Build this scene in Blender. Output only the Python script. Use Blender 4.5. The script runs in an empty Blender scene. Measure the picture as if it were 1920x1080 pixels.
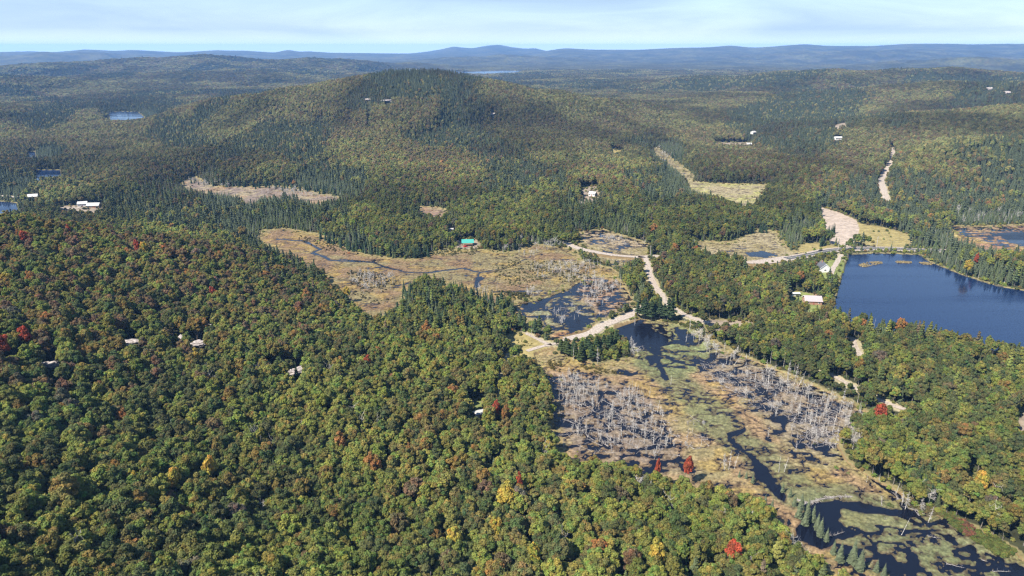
import bpy, bmesh, math, random
import numpy as np
from mathutils import Vector, Matrix
sc = bpy.context.scene
col = sc.collection
R = math.radians
rng = np.random.default_rng(7)
random.seed(7)

# ------------------------------------------------------------------ camera
CAMZ = 200.0; PITCH = R(19.4); F = 1280.0
cam = bpy.data.cameras.new('camera'); cam.lens = 24.0; cam.sensor_width = 36.0
cam.clip_start = 1.0; cam.clip_end = 200000
camo = bpy.data.objects.new('camera', cam); col.objects.link(camo)
camo.location = (0, 0, CAMZ); camo.rotation_euler = (math.pi/2 - PITCH, 0, 0)
sc.camera = camo
# ------------------------------------------------------------------ sky and sun
SUN_EL = R(49); SUN_AZ = math.atan2(-0.82, -0.57)      # azimuth from +Y toward +X: the sun stands to the left, a little behind
w = bpy.data.worlds.new('World'); sc.world = w; w.use_nodes = True
nt = w.node_tree; nt.nodes.clear()
wo = nt.nodes.new('ShaderNodeOutputWorld'); bg = nt.nodes.new('ShaderNodeBackground')
sky = nt.nodes.new('ShaderNodeTexSky'); sky.sky_type = 'NISHITA'; sky.sun_disc = False
sky.sun_elevation = SUN_EL; sky.sun_rotation = SUN_AZ; sky.altitude = 300
sky.air_density = 1.0; sky.dust_density = 0.1; sky.ozone_density = 3.0
tc = nt.nodes.new('ShaderNodeTexCoord'); mp = nt.nodes.new('ShaderNodeMapping')
mp.inputs['Scale'].default_value = (1.0, 1.0, 7.0)
cn = nt.nodes.new('ShaderNodeTexNoise'); cn.inputs['Scale'].default_value = 3.2; cn.inputs['Detail'].default_value = 8
cn.inputs['Roughness'].default_value = 0.55; cn.inputs['Distortion'].default_value = 0.6
cr = nt.nodes.new('ShaderNodeMapRange'); cr.inputs['From Min'].default_value = 0.35; cr.inputs['From Max'].default_value = 0.68
cr.inputs['To Min'].default_value = 0.72; cr.inputs['To Max'].default_value = 0.95
mx = nt.nodes.new('ShaderNodeMix'); mx.data_type = 'RGBA'
mx.inputs['B'].default_value = (1.9, 2.62, 3.55, 1)
L = nt.links.new
sx = nt.nodes.new('ShaderNodeSeparateXYZ'); fd = nt.nodes.new('ShaderNodeMapRange'); mu = nt.nodes.new('ShaderNodeMath'); mu.operation = 'MULTIPLY'
fd.inputs['From Min'].default_value = 0.10; fd.inputs['From Max'].default_value = 0.42; fd.inputs['To Min'].default_value = 1.0; fd.inputs['To Max'].default_value = 0.08
L(tc.outputs['Generated'], sx.inputs[0]); L(sx.outputs['Z'], fd.inputs['Value'])
L(tc.outputs['Generated'], mp.inputs['Vector']); L(mp.outputs[0], cn.inputs['Vector']); L(cn.outputs['Fac'], cr.inputs['Value'])
L(cr.outputs[0], mu.inputs[0]); L(fd.outputs[0], mu.inputs[1]); L(mu.outputs[0], mx.inputs['Factor']); L(sky.outputs[0], mx.inputs['A']); hz = nt.nodes.new('ShaderNodeMapRange'); hz.inputs['From Min'].default_value = 0.001; hz.inputs['From Max'].default_value = 0.022; hz.inputs['To Min'].default_value = 1.0; hz.inputs['To Max'].default_value = 0.0
hm = nt.nodes.new('ShaderNodeMix'); hm.data_type = 'RGBA'; hm.inputs['B'].default_value = (4.1, 4.8, 5.1, 1)
L(sx.outputs['Z'], hz.inputs['Value']); L(hz.outputs[0], hm.inputs['Factor']); L(mx.outputs['Result'], hm.inputs['A']); L(hm.outputs['Result'], bg.inputs['Color'])
bg.inputs['Strength'].default_value = 0.095
L(bg.outputs[0], wo.inputs[0])
sun = bpy.data.lights.new('sun', 'SUN'); sun.energy = 4.8; sun.angle = R(0.53); sun.color = (1.0, 0.92, 0.78)
suno = bpy.data.objects.new('sun', sun); col.objects.link(suno)
sdir = Vector((math.sin(SUN_AZ)*math.cos(SUN_EL), math.cos(SUN_AZ)*math.cos(SUN_EL), math.sin(SUN_EL)))
suno.rotation_euler = sdir.to_track_quat('Z', 'Y').to_euler(); suno.location = (0, 0, 400)
sc.view_settings.view_transform = 'Standard'; sc.view_settings.look = 'None'
sc.view_settings.exposure = 1.42; sc.view_settings.gamma = 1.0
sc.render.engine = 'CYCLES'; sc.cycles.use_denoising = True; sc.cycles.denoiser = 'OPENIMAGEDENOISE'; sc.cycles.denoising_input_passes = 'RGB_ALBEDO_NORMAL'; sc.cycles.denoising_prefilter = 'NONE'; sc.cycles.pixel_filter_type = 'BLACKMAN_HARRIS'; sc.cycles.filter_width = 1.3
sc.cycles.sample_clamp_indirect = 3.0; sc.cycles.max_bounces = 4; sc.cycles.diffuse_bounces = 2; sc.cycles.glossy_bounces = 2
sc.cycles.transmission_bounces = 2; sc.cycles.volume_bounces = 0; sc.cycles.transparent_max_bounces = 4

# ------------------------------------------------------------------ geometry helpers
cp, sp_ = math.cos(PITCH), math.sin(PITCH)
def ray(u, v):
    a = (u-960)/F; b = (540-v)/F
    return (a, cp + b*sp_, -sp_ + b*cp)
def at(u, v, z=0.0):
    d = ray(u, v); t = (z-CAMZ)/d[2]
    return (d[0]*t, d[1]*t)
def zat(u, v, r):
    """world point seen at this pixel at ground distance r"""
    d = ray(u, v); h = math.hypot(d[0], d[1])
    return (d[0]/h*r, d[1]/h*r, CAMZ + d[2]/h*r)
def hsh(ix, iy, s):
    n = (ix.astype(np.int64)*374761393 + iy.astype(np.int64)*668265263 + s*1442695041) & 0x7fffffff
    n = ((n ^ (n >> 13)) * 1274126177) & 0x7fffffff
    n = (n ^ (n >> 16)) & 0xffff
    return n/65535.0
def vnoise(x, y, s=0):
    x = np.asarray(x, float); y = np.asarray(y, float)
    ix = np.floor(x); iy = np.floor(y); fx = x-ix; fy = y-iy
    fx = fx*fx*(3-2*fx); fy = fy*fy*(3-2*fy)
    a = hsh(ix, iy, s); b = hsh(ix+1, iy, s); c = hsh(ix, iy+1, s); d = hsh(ix+1, iy+1, s)
    return (a*(1-fx)+b*fx)*(1-fy) + (c*(1-fx)+d*fx)*fy
def fbm(x, y, s=0, o=4):
    t = 0; a = 0.5; n = 0
    for k in range(o):
        t = t + a*vnoise(x*2**k+17.3*k, y*2**k-9.1*k, s+k); n += a; a *= 0.5
    return t/n
def sstep(a, b, x):
    t = np.clip((x-a)/(b-a), 0, 1); return t*t*(3-2*t)
def sdist(poly, x, y):
    """signed distance to a polygon, negative inside"""
    p = np.asarray(poly, float); d2 = np.full(x.shape, 1e18); ins = np.zeros(x.shape, bool)
    for i in range(len(p)):
        a = p[i]; b = p[(i+1) % len(p)]; e = b-a
        wx = x-a[0]; wy = y-a[1]
        t = np.clip((wx*e[0]+wy*e[1])/(e@e+1e-9), 0, 1)
        d2 = np.minimum(d2, (wx-e[0]*t)**2+(wy-e[1]*t)**2)
        c = (a[1] > y) != (b[1] > y)
        with np.errstate(divide='ignore', invalid='ignore'):
            xx = (b[0]-a[0])*(y-a[1])/(b[1]-a[1]+1e-12)+a[0]
        ins ^= c & (x < xx)
    d = np.sqrt(d2); return np.where(ins, -d, d)
def ldist(line, x, y):
    p = np.asarray(line, float)[:, :2]; d2 = np.full(np.shape(x), 1e18)
    for i in range(len(p)-1):
        a = p[i]; e = p[i+1]-a; wx = x-a[0]; wy = y-a[1]
        t = np.clip((wx*e[0]+wy*e[1])/(e@e+1e-9), 0, 1)
        d2 = np.minimum(d2, (wx-e[0]*t)**2+(wy-e[1]*t)**2)
    return np.sqrt(d2)
def P(pts, zn=9.0):
    """pixel outline -> ground outline; a third value marks a near edge that is seen over the tops of trees"""
    return [at(p[0], p[1], zn if len(p) > 2 else 0.0) for p in pts]

# ------------------------------------------------------------------ flat wet or open ground, traced from the photograph
REG = {}
def reg(name, pts, kind, zn=9.0): REG[name] = (P(pts, zn), kind)
reg('beaver marsh', [(1000,665),(1012,700),(1030,735),(1036,790),(1030,825),(1060,850,1),(1130,862,1),(1200,872,1),(1260,890,1),(1330,905,1),
    (1400,930,1),(1470,965,1),(1500,1000,1),(1560,1060,1),(1640,1110,1),(1750,1180),(2050,1180),(1960,1085),(1900,1035),(1850,1005),(1790,975),(1740,960),(1705,948),
    (1690,925),(1650,905),(1620,888),(1590,868),(1572,838),(1580,815),(1620,797),(1645,785),(1590,752),(1500,712),(1440,688),(1380,663),
    (1340,640),(1310,622),(1285,606),(1240,600),(1205,596),(1150,612),(1160,640),(1188,655),(1180,674),(1120,685),(1070,668),(1035,652)], 'marsh')
reg('mid pond', [(960,580,1),(1000,600,1),(1040,622,1),(1085,632,1),(1110,618),(1125,602),(1190,575),(1180,550),(1165,530),(1150,518),(1100,518),(1080,530),(1060,543),(1020,558),(965,570)], 'marsh')
reg('sedge meadow', [(490,432),(530,428),(600,440),(650,466),(690,480),(770,488),(830,468),(900,468),(960,474),(1000,458),(1075,468),(1090,490),(1150,505),(1168,520),
    (1100,518),(1080,530),(1060,543),(1020,558),(965,572),(930,562,1),(900,550,1),(850,531,1),(790,514,1),(757,540,1),(745,574,1),(700,594,1),(650,560,1),(600,500,1),(540,470,1),(480,440,1)], 'marsh')
reg('bog pond', [(1080,462),(1090,446),(1068,437),(1130,430),(1200,452),(1222,460),(1205,482,1),(1160,486,1),(1105,478)], 'marsh')
reg('pale fen', [(1300,452),(1370,454),(1420,431),(1455,434),(1470,458),(1482,470),(1510,474),(1500,481),(1450,490,1),(1410,490,1),(1370,475,1),(1310,465,1)], 'marsh')
reg('gold meadow', [(1608,420),(1650,426),(1702,440),(1712,455),(1690,466),(1645,466),(1612,462),(1598,445)], 'dry')
reg('fen strip', [(1497,462),(1520,455),(1560,462),(1575,466),(1530,473),(1500,478)], 'dry')
reg('sand pit', [(1533,388),(1575,400),(1606,414),(1612,432),(1598,450,1),(1572,446,1),(1548,440,1),(1540,410)], 'sand')
reg('far meadow', [(1286,338),(1340,344),(1440,346),(1432,362),(1410,384,1),(1375,380,1),(1335,362,1),(1300,352,1)], 'marsh')
reg('far stream', [(1224,277),(1234,277),(1266,301),(1302,330),(1298,334,1),(1262,308,1),(1232,289,1)], 'marsh')
reg('long bog', [(335,342),(365,331),(388,342),(400,349),(470,351),(520,349),(575,357),(645,372),(600,375,1),(540,365,1),(490,363,1),(470,376,1),(445,370,1),(448,361,1),(395,357,1),(350,349,1)], 'marsh')
reg('tiny meadow', [(1142,281),(1168,283),(1170,292),(1150,298,1)], 'dry', 7)
reg('small bog', [(782,388),(815,388),(842,394),(835,404,1),(790,402,1)], 'marsh')
reg('east bog', [(1780,424),(1860,424),(1930,420),(2000,428),(2000,468,1),(1930,468,1),(1860,458,1),(1790,440,1)], 'marsh')
reg('big lake', [(1590,478),(1640,475),(1725,478),(1745,492),(1800,514),(1860,534),(1930,548),(2060,575),(2300,700),(2200,760),(1920,648,1),(1800,622,1),(1700,602,1),(1640,598,1),(1560,575,1),(1570,545),(1580,510)], 'lake')
reg('west pond', [(-60,377),(10,378),(32,381),(36,402,1),(-60,420,1)], 'lake', 6)
reg('small pond', [(66,319),(114,319),(118,336,1),(66,338,1)], 'lake', 6)
reg('tiny pond', [(52,284),(66,284),(68,296,1),(54,298,1)], 'lake', 7)
reg('far lake', [(203,211),(225,209),(258,210),(270,219),(275,230,1),(240,231,1),(208,229,1)], 'lake', 7)
reg('distant lake', [(826,134.5),(870,135),(905,133),(945,132),(990,133),(960,141),(900,143),(830,140)], 'lake')
reg('clearing', [(952,630),(985,626),(1008,642),(1024,652),(1030,660),(990,668,1),(958,650,1)], 'dry', 6)
reg('green house yard', [(855,451),(892,448),(898,458),(894,464,1),(858,462,1)], 'dirt', 7)
reg('white house yard', [(1530,498),(1572,484),(1588,498),(1570,515,1),(1530,515,1)], 'yard', 8)
reg('brick house yard', [(1482,548),(1512,550),(1535,560),(1540,572,1),(1505,572,1),(1480,562,1)], 'yard', 8)
reg('west yard', [(108,388),(185,383),(200,392),(185,406,1),(118,406,1)], 'dirt', 7)
reg('cabin yard', [(872,764),(900,755),(912,778),(910,800,1),(884,800,1)], 'yard', 10)
reg('white cabin yard', [(1085,360),(1118,358),(1124,372),(1120,382,1),(1088,378,1)], 'dirt', 7)
reg('shrub bank', [(1325,601),(1410,604),(1408,612,1),(1330,610,1)], 'dirt', 5)
reg('landslip', [(1893,800),(1925,770),(1960,790),(1960,850),(1895,845)], 'dirt')
reg('east bank', [(1800,880),(1835,895),(1830,935),(1800,925)], 'yard')
reg('hillside gravel', [(1560,258),(1580,256),(1584,266,1),(1562,268,1)], 'dirt', 7)
reg('valley gravel', [(1335,268),(1405,268),(1412,280,1),(1340,277,1)], 'dirt', 7)

ROADS = {   # name: (pixel line, width, kind)
 'paved': ([(1412,495),(1450,490),(1500,483),(1540,474.5),(1570,470),(1610,468.3),(1650,468),(1690,469),(1732,471),(1790,473)], 7, 'paved'),
 'lane': ([(1196,484),(1210,487),(1214,500),(1219,520),(1228,540),(1240,556),(1252,572),(1268,586),(1300,600),(1330,609)], 5, 'gravel'),
 'junction': ([(1150,481),(1196,484),(1234,483),(1280,487),(1412,495)], 6, 'gravel'),
 'fen road': ([(1060,458),(1083,467),(1110,474),(1150,481)], 7, 'gravel'),
 'causeway': ([(1060,640),(1085,634),(1110,626),(1130,614),(1150,606),(1175,597),(1205,581),(1235,572)], 7, 'gravel'),
 'track': ([(985,628),(1012,641),(1034,649),(1060,640)], 3.0, 'gravel'),
 'track_b': ([(988,662),(1012,654),(1034,649)], 3.5, 'gravel'),
 'ravine': ([(958,668),(948,700),(940,735),(930,765)], 2.5, 'grass'),
 'hill track': ([(1540,700),(1562,708),(1600,728),(1640,748),(1662,759),(1690,769),(1740,780)], 3.5, 'gravel'),
 'spur': ([(1598,638),(1602,650),(1612,668),(1625,680)], 4, 'gravel'),
 'far road': ([(1664,300),(1669,318),(1655,340),(1650,355),(1660,378),(1672,384)], 8, 'gravel'),
 'house drive': ([(1578,480),(1572,490),(1562,505),(1556,520)], 4, 'gravel'),
 'west road': ([(-60,368),(0,369),(28,371),(60,369),(95,390),(150,392)], 6, 'gravel'),
 'east lane': ([(1880,860),(1905,875),(1930,890)], 3, 'gravel'),
}
ROADW = {}
for k, (pl, wd, kd) in ROADS.items():
    q = np.array([at(*p) for p in pl]); out = []
    for i in range(len(q)-1):                       # Catmull-Rom
        p0 = q[max(i-1, 0)]; p1 = q[i]; p2 = q[i+1]; p3 = q[min(i+2, len(q)-1)]
        n = max(2, int(np.linalg.norm(p2-p1)/3))
        for t in np.arange(n)/n:
            out.append(0.5*((2*p1)+(-p0+p2)*t+(2*p0-5*p1+4*p2-p3)*t*t+(-p0+3*p1-3*p2+p3)*t**3))
    out.append(q[-1]); ROADW[k] = (np.array(out), wd, kd)
ROAD_CULL = {k: (v[0].min(0)-40, v[0].max(0)+40) for k, v in ROADW.items()}

# ------------------------------------------------------------------ hills: crest lines traced at their real distances
TREE = 11.0
def crest(pts, wn, wf, drop=TREE, zmin=0): return [(*(lambda q: (q[0], q[1], max(q[2]-drop, zmin)))(zat(*p)),) for p in pts], wn, wf
RIDGES = [
 # foreground hill on the left
 crest([(-700,400,660),(-200,400,650),(0,404,640),(200,420,630),(440,432,615),(560,470,585),(640,510,540)], 260, 95),
 crest([(-900,600,420),(0,598,420),(300,600,415),(560,610,400),(760,640,370)], 110, 160, 12),
 crest([(-900,900,270),(0,900,265),(500,910,262),(900,930,250)], 140, 120, 13),
 crest([(-900,1180,170),(200,1180,170),(960,1180,172),(1500,1240,165)], 100, 80, 14),
 # central hill
 crest([(300,264,1700),(430,222,1780),(490,190,1850),(575,170,1880),(630,158,1900),(680,149,1900),(730,142,1900),(810,138,1900),(880,146,1900),(930,158,1880),(1000,173,1850),(1062,192,1800),(1110,216,1740),(1190,252,1600)], 470, 420),
 crest([(560,250,1400),(760,240,1450),(900,235,1500),(1040,260,1400)], 260, 200, 14),
 crest([(420,300,1160),(640,310,1110),(860,305,1120),(1040,315,1080),(1200,330,1010),(1330,364,930),(1400,402,860)], 130, 130),
 # right hills
 crest([(1290,280,1240),(1400,284,1230),(1480,298,1200),(1600,318,1150)], 120, 90),
 crest([(1700,278,1400),(1800,262,1380),(1920,258,1350),(2300,260,1350)], 170, 180),
 crest([(1440,240,1750),(1600,222,1750),(1750,208,1750),(1920,198,1750),(2300,195,1750)], 300, 300),
 crest([(1330,190,2450),(1500,176,2600),(1640,166,2600),(1780,158,2600),(1920,160,2500),(2300,160,2500)], 420, 400),
 crest([(1100,232,2300),(1160,206,2700),(1230,184,3000),(1310,172,3200),(1360,158,3300),(1420,147,3400),(1515,136,3500),(1620,133,3600),(1720,128,3700),(1790,128,3700),(1860,135,3700),(1960,141,3700),(2300,140,3700)], 520, 700),
 # left middle distance
 crest([(-300,150,3900),(0,143,4000),(60,144,4000),(150,156,4000),(240,170,3800)], 420, 500),
 crest([(270,200,2700),(400,186,3000),(520,176,3200),(640,166,3400)], 300, 400),
 crest([(-300,215,2400),(0,205,2500),(120,210,2500)], 260, 300),
 crest([(20,150,5200),(70,128,5600),(150,119,6200),(240,112,6500),(330,106.5,6500),(400,107,6500),(500,112,6500),(600,111,6500),(700,113,6500),(745,117,6500),(800,130,6300),(840,138,6000)], 900, 900),
 crest([(300,138,4600),(480,132,4900),(640,140,4700),(760,146,4500)], 520, 500),
 # right and centre far
 crest([(1060,140,5600),(1180,137,5600),(1300,140,5500),(1400,140,5200)], 600, 600),
 crest([(940,130,7400),(1060,128,7400),(1200,128,7200),(1330,127,7200),(1500,128,7000),(1700,127,7000)], 700, 900),
 crest([(780,122,8800),(840,112,9400),(900,106,9800),(955,102.5,10000),(1000,106,10000),(1050,114,9500),(1100,124,9000)], 800, 900),
 crest([(1130,122,10500),(1200,112,11500),(1270,105,12000),(1360,101,12000),(1450,103,12000),(1520,98,11500),(1600,96,11500),(1670,94,11500),(1720,97,11500),(1790,106,11000)], 1200, 1500),
 crest([(1780,116,7600),(1810,107,7800),(1850,104,7800),(1900,108,7800),(1980,112,7800)], 700, 800),
 crest([(1850,101,14000),(1920,98,14000),(2200,96,14000)], 1500, 1500),
 crest([(-400,106,12000),(0,106,12000),(50,102,12000),(84,95,12000),(110,99,12000),(180,97.5,12500),(230,102,12500),(300,108,12000)], 1100, 1300),
 crest([(-400,97,15500),(0,97,15500),(60,96,15500),(100,98,15500),(160,92.5,15500),(215,95,15500),(250,93,15500),(330,98,15500),(410,93.5,15500),(470,95,15500),(500,97,15500),(515,98,15500),(540,93,15500),(562,97,15500),(575,95.5,15500),(620,98.5,15500),(760,101,15500),(960,101,15500)], 2500, 3000),
 crest([(740,103,14300),(900,104,14300),(1060,100,14300),(1180,98,14300),(1340,96,14300),(1420,95,14300)], 1800, 2200),
 crest([(760,101,17500),(800,97,17500),(830,92,17500),(850,87,17500),(885,90.5,17500),(912,85.5,17500),(935,83,17500),(960,88,17500),(985,91,17500),(1003,89.5,17500),(1022,95,17500),(1050,98,17500)], 3500, 3000),
 crest([(1000,100,14300),(1060,90.5,14300),(1110,94,14300),(1200,94,14300),(1270,90.5,14300),(1325,89,14300),(1370,85.5,14300),(1415,91,14300),(1440,89.5,14300),(1480,86,14300),(1510,84,14300),(1552,88,14300),(1640,89,14300),(1700,86,14300),(1760,85,14300),(1880,86,14300),(2300,86,14300)], 3000, 3000),
 crest([(1400,96,15000),(1500,92,15000),(1640,89,15000),(1690,86,15000),(1760,86,15000),(1820,89,15000),(1880,86,15000),(1990,89,15000),(2300,88,15000)], 2200, 2500),
]
# terrain grid, polar around the drone
AZ0, AZ1, NA = R(-50), R(50), 1000
R0, R1 = 95.0, 21000.0; NR = 1240
RR = np.exp(np.linspace(math.log(R0), math.log(R1), NR)); AA = np.linspace(AZ0, AZ1, NA)
GR, GA = np.meshgrid(RR, AA, indexing='ij')
GX = GR*np.sin(GA); GY = GR*np.cos(GA)
def ridge_h(x, y):
    rr = np.hypot(x, y); acc = np.zeros(x.shape)
    for pts, wn, wf in RIDGES:
        p = np.array(pts); rmin = np.hypot(p[:, 0], p[:, 1]).min()-3.0*wn; rmax = np.hypot(p[:, 0], p[:, 1]).max()+3.0*wf
        m = (rr > rmin) & (rr < rmax)
        if not m.any(): continue
        X = x[m]; Y = y[m]; bd = np.full(X.shape, 1e18); bz = np.zeros(X.shape); br = np.zeros(X.shape)
        for i in range(len(p)-1):
            a = p[i]; e = p[i+1]-a; wx = X-a[0]; wy = Y-a[1]
            t = np.clip((wx*e[0]+wy*e[1])/(e[0]**2+e[1]**2), 0, 1)
            d = (wx-e[0]*t)**2+(wy-e[1]*t)**2; k = d < bd
            bd = np.where(k, d, bd); bz = np.where(k, a[2]+e[2]*t, bz)
            br = np.where(k, np.hypot(a[0]+e[0]*t, a[1]+e[1]*t), br)
        q = np.sqrt(bd)/(wn+(wf-wn)*sstep(-0.8*min(wn, wf), 0.8*min(wn, wf), np.hypot(X, Y)-br))
        acc[m] += (np.maximum(bz, 0)*np.exp(-q**2))**4
    return acc**0.25
H = ridge_h(GX, GY)
amp = np.interp(GR, [100, 600, 1500, 3000, 6000, 11000, 14000, 50000], [1.5, 3, 8, 18, 45, 60, 18, 18])
nz = fbm(GX/900+5, GY/900, 3, 5)*0.65+fbm(GX/300, GY/300, 9, 4)*0.35
H = H + amp*np.clip(nz-0.5, -0.25, 1)*1.8*sstep(0, 60, H+25) + 3.0*fbm(GX/60, GY/60, 21, 3) + 1.0 + np.interp(GR, [400, 900, 2000, 5000, 9000, 12000, 14000], [0, 10, 32, 44, 50, 40, 8])*(fbm(GX/190+2, GY/260, 25, 3)-.5)*sstep(4, 30, H)
H = np.maximum(H, 0.6)
for _ in range(10):
    H[1:-1, 1:-1] = 0.2*(H[1:-1, 1:-1]+H[:-2, 1:-1]+H[2:, 1:-1]+H[1:-1, :-2]+H[1:-1, 2:])
WET = np.zeros(GX.shape, np.int8)                    # 0 forest, 1 marsh, 2 lake, 3 dry meadow, 4 sand, 5 dirt, 6 yard
KID = {'marsh': 1, 'lake': 2, 'dry': 3, 'sand': 4, 'dirt': 5, 'yard': 6}
DREG = np.full(GX.shape, 1e6)                        # distance to the nearest open ground (wet ones)
DALL = np.full(GX.shape, 1e6)
for k, (pl, kind) in sorted(REG.items(), key=lambda q: q[1][1] in ('marsh', 'lake')):
    p = np.array(pl); c = p.mean(0); rad = np.hypot(*(p-c).T).max()+260
    m = np.hypot(GX-c[0], GY-c[1]) < rad
    d = sdist(pl, GX[m], GY[m])
    Wd = 90 if kind in ('marsh', 'lake') else 35
    if k == 'distant lake': Wd = 250
    z = H[m]; f = 1-np.exp(-np.maximum(d, 0)/Wd)
    lvl = 0.6 if kind in ('marsh', 'lake') else (0.9 if k not in ('cabin yard',) else 8.0)
    if k in ('brick house yard',): lvl = 4.0
    if kind in ('dirt', 'yard') and k in ('landslip', 'east bank', 'hillside gravel', 'white cabin yard'): f = np.ones_like(f); 
    z = lvl+(np.maximum(z, -1.6)-lvl)*f if kind not in ('marsh', 'lake') else np.where(z < 0, z, lvl+(z-lvl)*f)
    if kind in ('marsh', 'lake'): z = np.where(d < -1.0, -1.6, z)
    H[m] = z
    wv = WET[m]; wv[d < 0] = KID[kind]; WET[m] = wv
    if kind in ('marsh', 'lake'): DREG[m] = np.minimum(DREG[m], d)
    DALL[m] = np.minimum(DALL[m], d)
DROAD = np.full(GX.shape, 1e6)
for k, (pl, wd, kd) in ROADW.items():
    lo, hi = ROAD_CULL[k]; m = (GX > lo[0]) & (GX < hi[0]) & (GY > lo[1]) & (GY < hi[1])
    d = ldist(pl, GX[m], GY[m]); DROAD[m] = np.minimum(DROAD[m], d-wd/2)
    if k in ('paved', 'lane', 'junction', 'fen road', 'causeway', 'track', 'track_b', 'west road', 'house drive'):
        lv = 1.3; z = H[m]; f = sstep(wd/2+1.5, wd/2+9, d); H[m] = lv+(z-lv)*f
VISL = [([(1150,481),(1196,484),(1234,483)], 5), ([(1207,487),(1214,500),(1219,520),(1228,540),(1238,553)], 5), ([(1244,565),(1253,575)], 4), ([(1262,580),(1278,592),(1303,600)], 4), ([(1083,467),(1110,474),(1160,481)], 5), ([(1108,627),(1130,614),(1150,606),(1175,597),(1203,582)], 6),
 ([(985,628),(1012,641),(1034,649)], 3), ([(990,661),(1034,649)], 3), ([(1412,495),(1450,490),(1500,483),(1540,474.5),(1570,470),(1610,468.3),(1650,468),(1690,469),(1732,471)], 9), ([(1562,708),(1600,728)], 3.5), ([(1656,757),(1682,767)], 3.5), ([(1600,640),(1612,667)], 4), ([(1668,318),(1655,340),(1650,355),(1660,378)], 6),
 ([(1330,603),(1405,606)], 3), ([(1578,482),(1564,504)], 5), ([(30,371),(66,369)], 4), ([(1500,455),(1560,456)], 4), ([(206,220),(240,222),(270,221)], 30)]
DVIS = np.full(GX.shape, 1e6)
for q, wd in VISL:
    l_ = np.array([at(*p) for p in q]); m = (GX > l_[:, 0].min()-30) & (GX < l_[:, 0].max()+30) & (GY > l_[:, 1].min()-30) & (GY < l_[:, 1].max()+30)
    DVIS[m] = np.minimum(DVIS[m], ldist(l_, GX[m], GY[m])-wd/2)
# rough canopy relief where single trees are no longer built
far = sstep(5200, 6500, GR)
H2 = H + far*rng.random(GX.shape)*np.interp(GR, [5000, 9000, 13000, 50000], [9, 11, 7, 7])*(WET == 0)
def sample(A, x, y):
    x = np.asarray(x, float); y = np.asarray(y, float)
    ri = (np.log(np.maximum(np.hypot(x, y), R0*1.001))-math.log(R0))/(math.log(R1)-math.log(R0))*(NR-1)
    ai = (np.arctan2(x, y)-AZ0)/(AZ1-AZ0)*(NA-1)
    ri = np.clip(ri, 0, NR-1.001); ai = np.clip(ai, 0, NA-1.001)
    i = ri.astype(int); j = ai.astype(int); fi = ri-i; fj = ai-j
    return (A[i, j]*(1-fi)+A[i+1, j]*fi)*(1-fj)+(A[i, j+1]*(1-fi)+A[i+1, j+1]*fi)*fj
def near(A, x, y):
    ri = np.clip(np.rint((np.log(np.maximum(np.hypot(x, y), R0))-math.log(R0))/(math.log(R1)-math.log(R0))*(NR-1)), 0, NR-1).astype(int)
    ai = np.clip(np.rint((np.arctan2(x, y)-AZ0)/(AZ1-AZ0)*(NA-1)), 0, NA-1).astype(int)
    return A[ri, ai]
def gz(x, y): return float(sample(H, x, y))
def hit(u, v, up=0.0):
    """ground point seen at a pixel (march along the ray until it meets the ground raised by up)"""
    d = ray(u, v); t = np.linspace(100, 6000, 6000)/math.hypot(d[0], d[1])
    x = d[0]*t; y = d[1]*t; z = CAMZ+d[2]*t; g = sample(H, x, y)+up
    k = np.argmax(z < g)
    return float(x[k]), float(y[k]), float(g[k]-up)

# ------------------------------------------------------------------ materials
def mat(name, rough=0.8, color=None):
    m = bpy.data.materials.new(name); m.use_nodes = True
    b = m.node_tree.nodes['Principled BSDF']; b.inputs['Roughness'].default_value = rough
    b.inputs['Specular IOR Level'].default_value = 0.25
    if color: b.inputs['Base Color'].default_value = (*color, 1)
    return m, m.node_tree, b
def N(nt, t, **kw):
    n = nt.nodes.new(t)
    for k, v in kw.items():
        if k in n.inputs: n.inputs[k].default_value = v
        else: setattr(n, k, v)
    return n
def noisy(name, c1, c2, scale, rough=0.8, bump=0.0, detail=5):
    m, t, b = mat(name, rough)
    g = N(t, 'ShaderNodeNewGeometry'); n = N(t, 'ShaderNodeTexNoise', Scale=scale, Detail=detail)
    mr = N(t, 'ShaderNodeMapRange'); mr.inputs['From Min'].default_value = 0.35; mr.inputs['From Max'].default_value = 0.65
    x = N(t, 'ShaderNodeMix', data_type='RGBA'); x.inputs['A'].default_value = (*c1, 1); x.inputs['B'].default_value = (*c2, 1)
    l = t.links.new
    l(g.outputs['Position'], n.inputs['Vector']); l(n.outputs['Fac'], mr.inputs['Value']); l(mr.outputs[0], x.inputs['Factor']); l(x.outputs['Result'], b.inputs['Base Color'])
    if bump:
        bp = N(t, 'ShaderNodeBump', Strength=1.0, Distance=bump); l(n.outputs['Fac'], bp.inputs['Height']); l(bp.outputs[0], b.inputs['Normal'])
    return m
def leafmat(name, trans=0.35):
    m, t, b = mat(name, 0.75); l = t.links.new
    a = N(t, 'ShaderNodeAttribute', attribute_type='INSTANCER', attribute_name='tint')
    v = N(t, 'ShaderNodeAttribute', attribute_type='GEOMETRY', attribute_name='leafvar')
    x = N(t, 'ShaderNodeMix', data_type='RGBA', blend_type='MULTIPLY'); x.inputs['Factor'].default_value = 1
    l(a.outputs['Color'], x.inputs['A']); l(v.outputs['Color'], x.inputs['B']); l(x.outputs['Result'], b.inputs['Base Color'])
    b.inputs['Specular IOR Level'].default_value = 0.12
    tr = N(t, 'ShaderNodeBsdfTranslucent'); l(x.outputs['Result'], tr.inputs['Color'])
    ms = N(t, 'ShaderNodeMixShader', Fac=trans); o = t.nodes['Material Output']
    l(b.outputs[0], ms.inputs[1]); l(tr.outputs[0], ms.inputs[2]); l(ms.outputs[0], o.inputs['Surface'])
    return m
M_LEAF = leafmat('broadleaf foliage', 0.45); M_NEEDLE = leafmat('spruce foliage', 0.1)
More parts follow.
